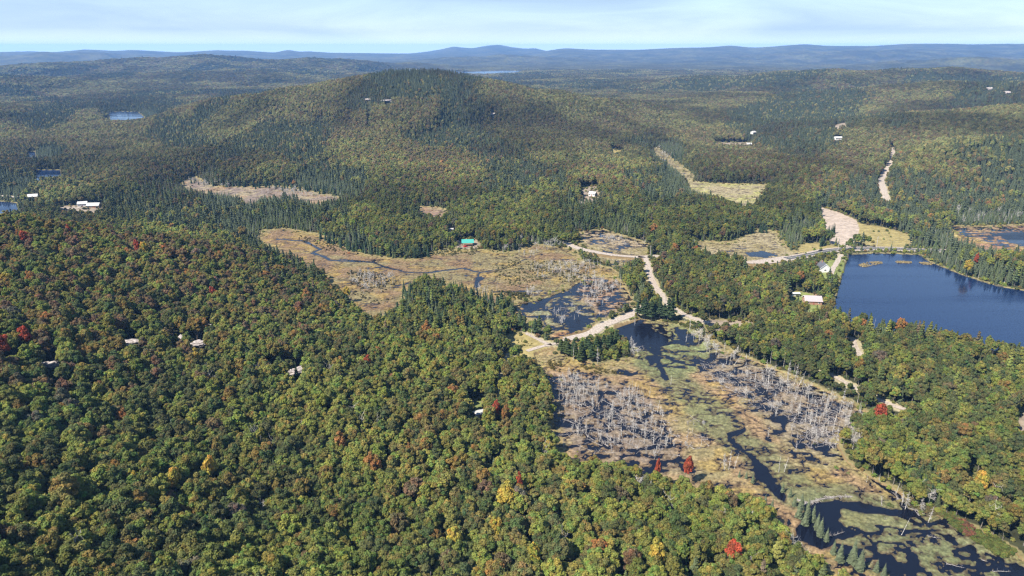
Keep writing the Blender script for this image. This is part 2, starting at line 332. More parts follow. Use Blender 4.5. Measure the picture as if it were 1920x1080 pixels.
M_BARK = noisy('bark', (0.10, 0.085, 0.07), (0.19, 0.17, 0.15), 3.0)
M_DEAD = noisy('bleached wood', (0.18, 0.165, 0.15), (0.46, 0.44, 0.415), 1.2, 0.75)
M_LOG = noisy('weathered log', (0.12, 0.105, 0.095), (0.31, 0.285, 0.275), 1.2, 0.8)
M_ROCK = noisy('granite', (0.13, 0.115, 0.11), (0.36, 0.325, 0.315), 0.6, 0.85, 0.5)
M_GRAVEL = noisy('pale gravel', (0.20, 0.168, 0.14), (0.33, 0.285, 0.245), 0.7, 0.9)
M_ASPH = noisy('asphalt', (0.045, 0.045, 0.05), (0.075, 0.075, 0.08), 0.8, 0.8)
M_TRACK = noisy('grassy track', (0.16, 0.17, 0.07), (0.3, 0.27, 0.16), 0.5, 0.9)
M_PAINT = mat('road paint', 0.6, (0.75, 0.72, 0.6))[0]
def watermat(c, spec=.62):
    m, t, b = mat('water', 0.06); l = t.links.new
    b.inputs['Base Color'].default_value = (*c, 1); b.inputs['IOR'].default_value = 1.33; b.inputs['Specular IOR Level'].default_value = spec
    g = N(t, 'ShaderNodeNewGeometry'); n = N(t, 'ShaderNodeTexNoise', Scale=0.5, Detail=4); n2 = N(t, 'ShaderNodeTexNoise', Scale=0.012, Detail=3)
    bp = N(t, 'ShaderNodeBump', Strength=0.5, Distance=0.05)
    mr = N(t, 'ShaderNodeMapRange'); mr.inputs['From Min'].default_value = .35; mr.inputs['From Max'].default_value = .65; mr.inputs['To Min'].default_value = .03; mr.inputs['To Max'].default_value = .3
    l(g.outputs['Position'], n.inputs['Vector']); mq = N(t, 'ShaderNodeMapping'); mq.inputs['Scale'].default_value = (.35, 3.0, 1); l(g.outputs['Position'], mq.inputs['Vector']); l(mq.outputs[0], n2.inputs['Vector']); l(n.outputs['Fac'], bp.inputs['Height']); l(bp.outputs[0], b.inputs['Normal'])
    l(n2.outputs['Fac'], mr.inputs['Value']); l(mr.outputs[0], b.inputs['Roughness'])
    return m
M_WATER = watermat((0.004, 0.005, 0.010), .34); M_LAKE = watermat((0.005, 0.013, 0.042), .5)
def vcolmat(name, scale, lo, hi, bump, rough=0.9):
    """colour stored per vertex, broken up by fine noise"""
    m, t, b = mat(name, rough); l = t.links.new
    b.inputs['Specular IOR Level'].default_value = 0.1
    a = N(t, 'ShaderNodeAttribute', attribute_type='GEOMETRY', attribute_name='Col')
    g = N(t, 'ShaderNodeNewGeometry'); n = N(t, 'ShaderNodeTexNoise', Scale=scale, Detail=6, Roughness=0.7)
    mr = N(t, 'ShaderNodeMapRange'); mr.inputs['From Min'].default_value = 0.3; mr.inputs['From Max'].default_value = 0.7; mr.inputs['To Min'].default_value = lo; mr.inputs['To Max'].default_value = hi
    x = N(t, 'ShaderNodeMix', data_type='RGBA', blend_type='MULTIPLY'); x.inputs['Factor'].default_value = 1
    l(g.outputs['Position'], n.inputs['Vector']); l(n.outputs['Fac'], mr.inputs['Value']); l(a.outputs['Color'], x.inputs['A']); l(mr.outputs[0], x.inputs['B']); l(x.outputs['Result'], b.inputs['Base Color'])
    bp = N(t, 'ShaderNodeBump', Strength=1.0, Distance=bump); l(n.outputs['Fac'], bp.inputs['Height']); l(bp.outputs[0], b.inputs['Normal'])
    return m
M_GROUND = vcolmat('forest floor', 0.15, 0.6, 1.4, 1.0)
M_MARSH = vcolmat('sedge and moss', 0.42, 0.35, 1.6, 0.6)

# ------------------------------------------------------------------ mesh helpers
def link(o): col.objects.link(o); return o
def mk(name, verts, faces, material, parent=None, smooth=False):
    me = bpy.data.meshes.new(name); verts = np.asarray(verts, np.float32)
    if isinstance(faces, np.ndarray):
        k = faces.shape[1]; nf = len(faces)
        me.vertices.add(len(verts)); me.vertices.foreach_set('co', verts.ravel())
        me.loops.add(nf*k); me.loops.foreach_set('vertex_index', faces.astype(np.int32).ravel())
        me.polygons.add(nf); me.polygons.foreach_set('loop_start', np.arange(0, nf*k, k, dtype=np.int32))
        me.update(calc_edges=True)
    else:
        me.from_pydata([tuple(map(float, v)) for v in verts], [], faces); me.update()
    if smooth: me.polygons.foreach_set('use_smooth', np.ones(len(me.polygons), bool))
    if material: me.materials.append(material)
    o = bpy.data.objects.new(name, me); link(o)
    if parent: o.parent = parent
    return o
def setcol(me, c, name='Col'):
    a = me.attributes.new(name, 'FLOAT_COLOR', 'POINT')
    c4 = np.ones((len(c), 4), np.float32); c4[:, :3] = c; a.data.foreach_set('color', c4.ravel())
def tag(o, label=None, cat=None, group=None, kind=None):
    if label: o['label'] = label
    if cat: o['category'] = cat
    if group: o['group'] = group
    if kind: o['kind'] = kind
    return o
def empty(name, loc=(0, 0, 0), rz=0.0):
    o = bpy.data.objects.new(name, None); o.empty_display_size = 0.5; o.location = loc; o.rotation_euler = (0, 0, rz); return link(o)

# ------------------------------------------------------------------ colour patches of the woods
PAL = {'green': (0.122, 0.139, 0.038), 'light': (0.170, 0.186, 0.046), 'dark': (0.084, 0.099, 0.037), 'olive': (0.145, 0.134, 0.046),
       'yellow': (0.32, 0.25, 0.05), 'gold': (0.17, 0.135, 0.042), 'orange': (0.24, 0.130, 0.045), 'red': (0.29, 0.07, 0.035), 'russet': (0.140, 0.102, 0.056), 'grey': (0.12, 0.110, 0.075)}
def tints(x, y, n):
    r = np.hypot(x, y); u = rng.random(n); c = np.zeros((n, 3))
    pa = fbm(x/160, y/160, 31, 3); pb = fbm(x/70, y/70, 41, 3); pc = fbm(x/230+3, y/230, 51, 3)
    g = np.array(PAL['green']); c[:] = g
    k = u < 0.32; c[k] = PAL['light']
    k = (u >= 0.32) & (u < 0.55); c[k] = PAL['dark']
    k = (u >= 0.55) & (u < 0.55+0.30*sstep(0.35, 0.7, pa)); c[k] = PAL['olive']
    warm = np.clip((pc-0.45)*3.2, 0, 1)
    v = rng.random(n)
    pe = fbm(x/110+7, y/150, 57, 4); hot = sstep(.56, .62, pe)*sstep(800, 1200, r)
    k = rng.random(n) < hot*0.45; c[k] = PAL['russet']
    lt = sstep(.52, .6, fbm(x/60+3, y/80, 58, 4)); k = (rng.random(n) < lt*.5) & (pe < .57); c[k] = PAL['light']
    dk = sstep(.48, .40, fbm(x/60+3, y/80, 58, 4)); k = (rng.random(n) < dk*.35) & (pe < .57); c[k] = PAL['dark']
    left = sstep(-60, -260, x)*sstep(330, 420, r)*sstep(760, 640, r)      # the drier hill on the left has turned most
    pr = 0.02+0.03*(r > 500)+0.38*warm*sstep(900, 1300, r)+0.40*left
    k = v < pr; cc = rng.random(n)
    c[k & (cc < 0.55)] = PAL['russet']; c[k & (cc >= 0.55) & (cc < 0.97)] = PAL['gold']; c[k & (cc >= 0.97)] = PAL['orange']
    k = rng.random(n) < 0.02+0.03*(r < 350); c[k] = PAL['gold']
    k = rng.random(n) < 0.0015*(r < 800); c[k] = PAL['orange']
    k = rng.random(n) < 0.007; c[k] = PAL['grey']
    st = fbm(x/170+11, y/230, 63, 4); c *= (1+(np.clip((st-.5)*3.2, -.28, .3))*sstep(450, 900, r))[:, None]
    c *= (0.72+0.5*pb+0.25*rng.random(n))[:, None]
    c *= 1+0.18*(rng.random((n, 3))-0.5)
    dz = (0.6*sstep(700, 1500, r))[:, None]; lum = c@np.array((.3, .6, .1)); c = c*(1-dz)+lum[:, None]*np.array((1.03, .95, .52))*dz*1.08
    return c

# ------------------------------------------------------------------ the ground sheet
tc_ = np.zeros(GX.shape+(3,))
base = np.array((0.030, 0.032, 0.016)); tc_[:] = base
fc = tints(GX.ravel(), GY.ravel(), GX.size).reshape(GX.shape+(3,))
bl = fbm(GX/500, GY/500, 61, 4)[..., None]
fc = fc*(0.6+0.8*bl)*0.27  # darkened: self-shadow of the unbuilt far crowns is put into the colour
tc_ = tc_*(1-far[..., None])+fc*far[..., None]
CC = {1: (0.14, 0.10, 0.05), 2: (0.05, 0.045, 0.03), 3: (0.20, 0.165, 0.07), 4: (0.28, 0.23, 0.19), 5: (0.19, 0.155, 0.12), 6: (0.13, 0.15, 0.05)}
for k, c in CC.items(): tc_[WET == k] = c
edge = (WET == 0) & (DALL < 3.0); tc_[edge] = (0.15, 0.13, 0.06)
vg = (WET == 0) & (DROAD < 3.0); tc_[vg] = (0.25, 0.22, 0.14)
idx = np.arange(NR*NA).reshape(NR, NA)
fa = np.stack([idx[:-1, :-1], idx[:-1, 1:], idx[1:, 1:], idx[1:, :-1]], -1).reshape(-1, 4)[:, ::-1]
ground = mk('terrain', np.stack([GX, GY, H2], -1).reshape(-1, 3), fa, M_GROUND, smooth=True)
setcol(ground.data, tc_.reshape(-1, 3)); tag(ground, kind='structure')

# ------------------------------------------------------------------ water sheets
def fan(name, pl, z, grow=0.0, wm=None):
    p = np.array(pl); c = p.mean(0); v = [(*(c+(q-c)*(1+grow)), z) for q in p]
    me = bpy.data.meshes.new(name); bm = bmesh.new(); f = bm.faces.new([bm.verts.new(q) for q in v]); bmesh.ops.triangulate(bm, faces=[f]); bmesh.ops.recalc_face_normals(bm, faces=bm.faces)
    if bm.faces[:][0].normal.z < 0: bmesh.ops.reverse_faces(bm, faces=bm.faces)
    bm.to_mesh(me); bm.free(); me.materials.append(wm or M_WATER); o = bpy.data.objects.new(name, me); link(o); tag(o, kind='structure'); return o
for k, (pl, kind) in REG.items():
    if kind == 'lake': fan('lake_water', pl, 0.0, 0.04, M_LAKE)

# ------------------------------------------------------------------ marsh surfaces: mats of sedge and lily standing just clear of the water
def Z(pts): return P(pts)
WATERS = [Z(q) for q in (
 [(1512,945),(1530,940),(1560,935),(1600,934),(1640,944),(1680,955),(1730,964),(1745,972),(1700,974),(1650,964),(1612,958),(1585,963),(1570,975),(1585,988),(1612,1000),(1600,1010),(1570,1012),(1530,1030),(1490,1010)],
 [(1372,812),(1382,803),(1396,796),(1402,806),(1386,822),(1398,846),(1428,866),(1450,884),(1462,905),(1480,925),(1478,945),(1450,920),(1420,890),(1398,856),(1378,832)],
 [(1140,618),(1190,597),(1222,608),(1232,622),(1255,628),(1250,645),(1232,664),(1212,658),(1196,650),(1180,646),(1160,638)],
 [(1265,612),(1290,618),(1308,636),(1290,642),(1270,634)],
 [(1318,672),(1330,662),(1346,664),(1334,680)], [(1150,698),(1160,690),(1178,698),(1200,690),(1188,702),(1170,708),(1154,704)], [(1210,668),(1236,664),(1240,680),(1222,688)],
 [(1508,838),(1530,826),(1560,832),(1572,846),(1540,850)],
 [(1640,882),(1665,900),(1690,912),(1672,916),(1646,898),(1620,880)],
 [(975,575),(1020,562),(1060,548),(1082,532),(1085,538),(1066,552),(1030,566),(1010,578),(985,584)],
 [(1040,600),(1080,590),(1118,602),(1108,612),(1085,618)],
 [(886,540),(888,530),(898,512),(903,514),(902,525),(896,545)],
 [(1122,472),(1130,468),(1150,474),(1146,479),(1128,476)],
 [(1398,474),(1430,470),(1458,478),(1440,484),(1405,480)],
 [(1868,437),(1930,434),(1990,440),(1990,466),(1900,456),(1880,448)],
)]
def Lz(pts): return np.array([at(*p) for p in pts])
STREAMS = [(Lz(q), wd) for q, wd in (
 ([(640,486),(700,492),(720,500),(760,510),(800,512),(830,507),(870,503),(900,511)], 1.8), ([(520,448),(570,452),(590,462),(602,468),(588,474),(620,488),(700,492)], 2.2),
 ([(925,548),(960,546),(1010,545),(1060,547)], 1.5), ([(905,511),(930,506),(960,500),(975,492),(985,486)], 0.9),
 ([(1230,664),(1240,690),(1250,712)], 2.0), ([(1700,974),(1690,968),(1720,985)], 1.5), ([(1694,950),(1740,985),(1775,978),(1790,965)], 1.6), ([(1598,862),(1640,900),(1680,925),(1700,935)], 2.0))]
def zone(pts): return Z(pts)
ZW = [  # outline, wetness, colour
 (zone([(1030,705),(1090,700),(1180,725),(1250,770),(1262,830),(1300,885),(1200,885),(1080,860),(1030,800)]), 0.455, (0.125, 0.10, 0.08)),
 (zone([(1315,650),(1420,675),(1520,722),(1640,785),(1560,860),(1500,850),(1440,800),(1390,740),(1320,700)]), 0.455, (0.14, 0.115, 0.085)),
 (zone([(1140,600),(1300,610),(1340,650),(1300,700),(1200,690),(1150,640)]), 0.38, (0.13, 0.15, 0.06)),
 (zone([(1590,985),(1700,990),(1800,1010),(1930,1060),(2000,1100),(1800,1160),(1640,1090),(1560,1040)]), 0.44, (0.085, 0.09, 0.045)),
 (zone([(965,575),(1060,545),(1100,570),(1150,600),(1110,620),(1040,615)]), 0.52, (0.12, 0.125, 0.075)),
 (zone([(1060,545),(1090,520),(1170,525),(1190,575),(1130,600),(1100,570)]), 0.46, (0.17, 0.12, 0.085)),
 (zone([(1068,437),(1130,430),(1222,460),(1160,470),(1090,455)]), 0.40, (0.20, 0.155, 0.10)),
 (zone([(1780,424),(1930,420),(2000,430),(2000,470),(1860,460)]), 0.45, (0.16, 0.10, 0.07)),
]
GREENS = [(Lz([(1190,650),(1230,690),(1270,720),(1320,760),(1350,800),(1390,830),(1420,850),(1470,900),(1500,930)]), 13), (Lz([(1250,640),(1280,660),(1250,690)]), 16), (Lz([(1600,965),(1700,990),(1800,1030),(1900,1080)]), 22)]
TANS = np.array((0.145, 0.120, 0.060)); RUST = np.array((0.185, 0.098, 0.052)); GRN = np.array((0.078, 0.088, 0.042)); PALE = np.array((0.185, 0.155, 0.092)); OCH = np.array((0.175, 0.125, 0.042))
def marsh(name, res, style):
    pl = REG[name][0]; p = np.array(pl); lo = p.min(0)-4; hi = p.max(0)+4
    if name == 'beaver marsh': hi[0] = min(hi[0], 330); lo[1] = max(lo[1], 120)
    xs = np.arange(lo[0], hi[0], res); ys = np.arange(lo[1], hi[1], res)
    X, Y = np.meshgrid(xs, ys, indexing='ij'); d = sdist(pl, X, Y); keep = d < 3.0
    wx = X+9*(fbm(X/9, Y/9, 71, 3)-.5); wy = Y+9*(fbm(X/9, Y/9, 81, 3)-.5)      # ragged outlines
    n1 = fbm(X/7, Y/5.0, 91, 5); n2 = fbm(X/26, Y/20, 95, 4); n3 = fbm(X/2.2, Y/2.2, 97, 2)
    wet = np.full(X.shape, style.get('wet', 0.25)); colr = np.zeros(X.shape+(3,))
    t = sstep(0.38, 0.62, n2)[..., None]
    a, b = style.get('cols', (TANS, RUST)); colr = np.asarray(a)*(1-t)+np.asarray(b)*t
    n4 = fbm(X/14+40, Y/11, 93, 4); t = sstep(0.52, 0.66, n4)[..., None]*0.7; colr = colr*(1-t)+(OCH if style.get('ochre', 1) else PALE)*t
    cen = p.mean(0)
    for zp, zw, zc in ZW:
        zc_ = np.array(zp).mean(0)
        if np.hypot(*(zc_-cen)) > 400: continue
        zd = sdist(zp, wx, wy); k = sstep(8, -8, zd); wet = wet*(1-k)+zw*k
        kk = (k*(0.35+0.5*sstep(.4, .6, n1)))[..., None]; colr = colr*(1-kk)+np.array(zc)*kk
    for gp, gw in GREENS:
        if np.hypot(*(gp.mean(0)-cen)) > 400: continue
        gd = ldist(gp, wx, wy); k = sstep(gw+5, gw-5, gd)[..., None]*0.75; colr = colr*(1-k)+GRN*(0.8+0.5*n1[..., None])*k
    # height above the water: positive is vegetation
    n3 = n3+0.35*(rng.random(X.shape)-.5); thr = np.interp(wet, [0, .25, .4, .5, .6], [0.12, 0.33, 0.435, 0.495, 0.55])
    h = (n1*0.75+n3*0.25)-thr
    # network of dark leads between the mats
    lead = np.abs(fbm(X/16+9, Y/11, 101, 4)-0.5); h = np.minimum(h, (lead-0.022*(1+2*(wet > .35)))*3.0)
    for wp in WATERS:
        if np.hypot(*(np.array(wp).mean(0)-cen)) > 500: continue
        h = np.minimum(h, sdist(wp, wx, wy)*0.10)
    for sp, sw in STREAMS:
        if np.hypot(*(sp.mean(0)-cen)) > 500: continue
        h = np.minimum(h, (ldist(sp, wx*.5+X*.5, wy*.5+Y*.5)-sw)*0.2)
    h = np.maximum(h, -0.05+0.1*np.maximum(d+1, 0)*0) 
    z = np.clip(h*1.6, -0.5, 0.22)+0.05+np.clip(h, 0, 1)*1.2*n3
    z = np.where(d > -0.5, np.maximum(z, 0.25), z)
    sh = sstep(-9, 0, d)[..., None]*0.6; colr = colr*(1-sh)+np.array((0.17, 0.15, 0.06))*sh
    mud = sstep(0.05, 0.0, h)[..., None]; colr = colr*(1-mud*0.75)+np.array((0.035, 0.022, 0.016))*mud*0.75
    colr = colr*(0.55+0.55*fbm(X/3, Y/3, 111, 3)+0.5*rng.random(X.shape))[..., None]
    ii = np.arange(X.size).reshape(X.shape)
    q = keep[:-1, :-1] & keep[1:, :-1] & keep[1:, 1:] & keep[:-1, 1:]
    zz = np.minimum(np.minimum(z[:-1, :-1], z[1:, 1:]), np.minimum(z[1:, :-1], z[:-1, 1:])); zM = np.maximum(np.maximum(z[:-1, :-1], z[1:, 1:]), np.maximum(z[1:, :-1], z[:-1, 1:]))
    q &= zM > -0.1
    f = np.stack([ii[:-1, :-1][q], ii[1:, :-1][q], ii[1:, 1:][q], ii[:-1, 1:][q]], -1)
    used = np.unique(f); rm = np.zeros(X.size, np.int64); rm[used] = np.arange(len(used))
    o = mk('marsh_ground', np.stack([X, Y, z], -1).reshape(-1, 3)[used], rm[f], M_MARSH, smooth=True)
    setcol(o.data, colr.reshape(-1, 3)[used]); tag(o, kind='structure')
    fan('marsh_water', pl, 0.0)
marsh('beaver marsh', 0.8, {'wet': .27, 'cols': (TANS, (0.165, 0.112, 0.062))})
marsh('mid pond', 1.0, {'wet': .35})
marsh('sedge meadow', 1.3, {'wet': .05, 'cols': ((0.125, 0.104, 0.052), (0.122, 0.082, 0.046))})
marsh('bog pond', 1.5, {'wet': .30, 'cols': (PALE*.8, TANS), 'ochre': 0})
marsh('pale fen', 1.5, {'wet': .2, 'cols': (PALE, TANS), 'ochre': 0})
marsh('far meadow', 3, {'wet': .0, 'cols': (PALE, (0.2, 0.19, 0.07)), 'ochre': 0})
marsh('far stream', 3, {'wet': .3, 'cols': (PALE, TANS), 'ochre': 0})
marsh('long bog', 2.2, {'wet': .15, 'cols': ((0.14, 0.11, 0.09), (0.17, 0.115, 0.07)), 'ochre': 0})
marsh('small bog', 2.2, {'wet': .1, 'cols': ((0.16, 0.11, 0.08), (0.19, 0.12, 0.07)), 'ochre': 0})
marsh('east bog', 2.0, {'wet': .35, 'cols': ((0.17, 0.10, 0.06), (0.25, 0.2, 0.08))})

# ------------------------------------------------------------------ roads
def ribbon(name, line, wd, material, dz, off=0.0, kind='structure', jag=0.0):
    p = line; t = np.gradient(p, axis=0); t /= np.linalg.norm(t, axis=1)[:, None]+1e-9; nrm = np.stack([-t[:, 1], t[:, 0]], -1)
    w1 = wd/2*(1+jag*(vnoise(np.arange(len(p))/2.0, np.zeros(len(p)), 5)-.5)); w2 = wd/2*(1+jag*(vnoise(np.arange(len(p))/2.0, np.zeros(len(p)), 6)-.5))
    rows = []
    for s in (-1, -0.33, 0.33, 1):
        q = p+nrm*((w1 if s < 0 else w2)*s+off)[:, None]; rows.append(q)
    zc = sample(H, p[:, 0], p[:, 1])
    v = []
    for q in rows:
        z = np.maximum(sample(H, q[:, 0], q[:, 1]), zc-0.3)+dz; v.append(np.stack([q[:, 0], q[:, 1], z], -1))
    n = len(p); V = np.concatenate(v); f = []
    for k in range(3):
        for i in range(n-1): f.append((k*n+i, k*n+i+1, (k+1)*n+i+1, (k+1)*n+i))
    o = mk(name, V, np.array(f)[:, ::-1], material); return tag(o, kind=kind)
for k, (pl, wd, kd) in ROADW.items():
    if kd == 'paved':
        ribbon('road_verge', pl, 14.5, M_GRAVEL, 0.12, jag=.15)
        cut = pl[(np.arange(len(pl)) > 12)]
        ribbon('paved_road', cut, 7.0, M_ASPH, 0.22)
        ribbon('road_marking', cut, 0.22, M_PAINT, 0.235)
    elif kd == 'gravel': ribbon('gravel_road' if wd > 3.5 else 'gravel_path', pl, wd*1.1, M_GRAVEL, 0.25, jag=.5)
    else: ribbon('grass_path', pl, wd, M_TRACK, 0.2, jag=.6)

# ------------------------------------------------------------------ tree shapes
def ico(sub=1):
    bm = bmesh.new(); bmesh.ops.create_icosphere(bm, subdivisions=sub, radius=1)
    v = np.array([q.co[:] for q in bm.verts]); f = np.array([[x.index for x in q.verts] for q in bm.faces]); bm.free(); return v, f
ICO1 = ico(1); ICO2 = ico(2)
def cards(cen, nrm, size, jit=0.6, aspect=1.0):
    """small leaf-spray quads at cen facing roughly nrm"""
    n = len(cen); nn = nrm+jit*rng.normal(size=(n, 3)); nn /= np.linalg.norm(nn, axis=1)[:, None]
    a = np.cross(nn, rng.normal(size=(n, 3))); a /= np.linalg.norm(a, axis=1)[:, None]; b = np.cross(nn, a)
    s = (size*(0.6+0.8*rng.random(n)))[:, None]/2
    v = np.stack([cen-a*s-b*s*aspect*0.6, cen+a*s*0.7-b*s*aspect, cen+a*s+b*s*aspect*0.5, cen-a*s*0.6+b*s*aspect], 1).reshape(-1, 3)
    return v, np.arange(4*n).reshape(n, 4)
def tri2quad(f): return np.concatenate([f, f[:, 2:3]], 1)
def meshparts(name, parts, material):
    """parts: list of (verts, faces (tri or quad), brightness per part). one mesh"""
    V = []; Fs = []; B = []; o = 0
    for v, f, b in parts:
        V.append(v); Fs += [tuple(int(i)+o for i in q) for q in f]; b = np.asarray(b, float); B.append(b if b.ndim == 2 else np.broadcast_to(b.reshape(-1, 1), (len(v), 1))*np.ones((1, 3))); o += len(v)
    me = bpy.data.meshes.new(name); me.from_pydata(np.concatenate(V).tolist(), [], Fs); me.update(); setcol(me, np.concatenate(B), 'leafvar'); me.materials.append(material); return me
def broadleaf(seed, rad=4.3, hgt=15.0, lobes=17, dens=150):
    parts = []; base = hgt*0.36; cz = (hgt+base)/2; hz = (hgt-base)/2
    L_ = []
    for i in range(lobes):
        ph = i*2.399+seed; el = 1-(i+0.5)/lobes*1.45; el = max(el, -0.6); rr = math.sqrt(max(0, 1-el*el))
        k = 0.62+0.2*rng.random()
        L_.append((math.cos(ph)*rr*rad*k, math.sin(ph)*rr*rad*k, cz+el*hz*(0.62+0.3*rng.random()), rad*(0.19+0.14*rng.random())))
    ax, ay = 0.85+0.35*rng.random(), 0.85+0.35*rng.random(); L_ = [(a*ax+0.5*rng.normal(), b*ay+0.5*rng.normal(), c+0.5*rng.normal(), r) for a, b, c, r in L_]
    for (x, y, z, r) in L_:
        hue = np.array((1+0.14*rng.normal(), 1+0.06*rng.normal(), 1.0)).clip(.6, 1.5)*(0.85+.3*rng.random())
        v, f = ICO1; vv = v*(r*0.78)*(0.75+0.5*rng.random((len(v), 1)))+(x, y, z); parts.append((vv, f, 0.95))
        n = int(dens*(r/1.5)**2*1.1); d = rng.normal(size=(n, 3)); d[:, 2] = np.abs(d[:, 2])*1.1-0.35; d /= np.linalg.norm(d, axis=1)[:, None]
        c = d*r*(0.85+0.45*rng.random((n, 1)))*(1, 1, 0.85)+(x, y, z)
        v, f = cards(c, d+(0, 0, .55), 0.55, 0.55); parts.append((v, f, np.repeat(0.7+0.6*rng.random(n), 4)[:, None]*hue))
    v, f = ICO2; parts.append((v*(rad*0.6, rad*0.6, hz*0.66)+(0, 0, cz), f, 0.9))
    return meshparts('crown', parts, M_LEAF)
def spruce(seed, rad=2.0, hgt=14.0, layers=15):
    parts = []
    n = 10; a = np.arange(n)/n*2*math.pi
    v = [(math.cos(t)*rad*0.45, math.sin(t)*rad*0.45, 1.2) for t in a]+[(0, 0, hgt*0.97)]; parts.append((np.array(v), np.array([(i, (i+1) % n, n) for i in range(n)]), 0.45))
    for k in range(layers):
        t = k/(layers-1); z = 1.3+(hgt-1.6)*t; r = rad*(1-t)**0.85+0.15; m = max(5, int(12*(1-t)+4))
        ph = rng.random()*6.28+np.arange(m)/m*2*math.pi+0.2*rng.normal(size=m); rr = r*(0.75+0.45*rng.random(m))
        ce, se = np.cos(ph), np.sin(ph); wdt = 0.32*r+0.18
        tip = np.stack([ce*rr, se*rr, z-rr*0.28+np.zeros(m)], -1); base = np.stack([ce*0.1, se*0.1, z+0.35+np.zeros(m)], -1); side = np.stack([-se, ce, 0*ce], -1)*wdt
        mid = base*0.45+tip*0.55
        v = np.stack([base, mid-side+(0, 0, -.12), tip, mid+side+(0, 0, -.12)], 1).reshape(-1, 3)
        parts.append((v, np.arange(4*m).reshape(m, 4), np.repeat(0.7+0.6*rng.random(m), 4)))
    return meshparts('crown', parts, M_NEEDLE)
def pine(seed, rad=3.0, hgt=17.0):
    parts = []
    for k in range(16):
        t = k/15; z = hgt*(0.35+0.63*t); r = rad*(1-t*0.85)*(0.8+.4*rng.random()); ph = k*2.4; c0 = np.array((math.cos(ph)*r*0.55, math.sin(ph)*r*0.55, z))
        n = 46; d = rng.normal(size=(n, 3)); d[:, 2] = np.abs(d[:, 2])*.6; d /= np.linalg.norm(d, axis=1)[:, None]
        c = c0+d*(r*0.62, r*0.62, 0.7); v, f = cards(c, d*(1, 1, .3)+(0, 0, .8), 0.9, .4); parts.append((v, f, np.repeat(0.65+0.6*rng.random(n), 4)))
        v, f = ICO1; parts.append((v*(r*0.45, r*0.45, 0.5)+c0, f, 0.6))
    return meshparts('crown', parts, M_NEEDLE)
def stick(a, b, r0, r1, n=5):
    a = np.array(a, float); b = np.array(b, float); d = b-a; L0 = np.linalg.norm(d)+1e-9; d /= L0
    s = np.cross(d, (0.3, 0.5, 0.8)); s /= np.linalg.norm(s); t = np.cross(d, s); ph = np.arange(n)/n*2*math.pi
    ring = np.cos(ph)[:, None]*s+np.sin(ph)[:, None]*t
    v = np.concatenate([a+ring*r0, b+ring*r1]); f = [(i, (i+1) % n, n+(i+1) % n, n+i) for i in range(n)]
    return v, np.array(f), 1.0
def trunkmesh(name, hgt, r, material=M_BARK):
    parts = []; z = -0.8; x = np.zeros(2); k = 6
    for i in range(k):
        z2 = -0.8+(hgt+0.8)*(i+1)/k; x2 = x+rng.normal(size=2)*0.06; parts.append(stick((*x, z), (*x2, z2), r*(1-0.8*i/k), r*(1-0.8*(i+1)/k), 6)); x = x2; z = z2
    return meshparts(name, parts, material)
def limbs(hgt, r0, broken=False, dense=40, rad=1.8, conif=True, lo=0.25):
    parts = []
    for i in range(dense):
        t = lo+(0.97-lo)*rng.random(); z = hgt*t; ph = rng.random()*6.28; ln = (rad*(1-t)**0.8+0.25)*(0.5+0.8*rng.random()) if conif else rad*(0.5+rng.random()*0.7)
        up = (-0.15+0.2*rng.random()) if conif else 0.7
        b = (math.cos(ph)*ln, math.sin(ph)*ln, z+ln*up); parts.append(stick((0, 0, z), b, 0.055, 0.02, 3))
        if ln > 0.9:
            for q in range(2 if conif else 4):
                s = 0.4+0.5*rng.random(); c = np.array((0, 0, z))*(1-s)+np.array(b)*s; dd = rng.normal(size=3)*0.45*ln*0.8+(0, 0, 0.3 if not conif else -0.1); parts.append(stick(c, c+dd, 0.045, 0.02, 3))
    return meshparts('crown', parts, M_DEAD)
EXCL = []       # x, y, radius kept free of woods
# ------------------------------------------------------------------ where the woods stand
def visible_mask(x, y, z, margin):
    return True
runmax = np.maximum.accumulate((H+9*(WET == 0)-CAMZ)/GR, axis=0)      # canopy horizon per column
def shows(x, y, z, top): return (z+top-CAMZ)/np.hypot(x, y) > near(runmax, x, y)-0.0005
def points():
    xs, ys = [], []; r = 150.0; a0, a1 = R(-46), R(46)
    while r < 6300:
        s = max(np.interp(r, [250, 500], [4.9, 4.5]), 0.0025*r); n = int((a1-a0)*r/s); a = a0+(np.arange(n)+rng.random(n)*0.9)/n*(a1-a0); rr = r+(rng.random(n)-.5)*s*0.95
        xs.append(rr*np.sin(a)); ys.append(rr*np.cos(a)); r += s*0.92
    return np.concatenate(xs), np.concatenate(ys)
px, py = points()
# ---- buildings and poles need room: (name, u, v) set before the woods are planted
def clear(u, v, rad, up=0.0, fr=1.0):
    x, y, z = hit(u, v, up); EXCL.append((x, y, rad))
    d = math.hypot(x, y); ln = fr*0.8*12.5*d/(CAMZ-z); m_ = int(ln/(rad*.6))+1
    for k in range(1, m_+1): EXCL.append((x*(1-k*rad*0.6/d), y*(1-k*rad*0.6/d), rad*(.85-.35*k/m_)))
    return x, y, z
SITES = {}
for k, u, v, rad, fr in (('teal', 877, 459, 9, 1), ('white', 1543, 508, 9, 1.2), ('brick', 1522, 568, 10, 1.2), ('trailer', 1490, 555, 5, 1), ('west a', 156, 386, 9, 1.2), ('west b', 177, 389, 11, 1.2),
                     ('cabin', 898, 780, 6, 1.2), ('white cabin', 1111, 367, 8, 1.2), ('shed', 846, 434, 5, 1), ('east', 1890, 484, 8, 0.5), ('bridge house', 63, 372, 9, 1.2), ('far a', 1412, 251, 10, 1.2), ('far b', 1571, 262, 12, 1), ('far c', 1405, 273, 10, 1)):
    SITES[k] = clear(u, v, rad, 0, fr)
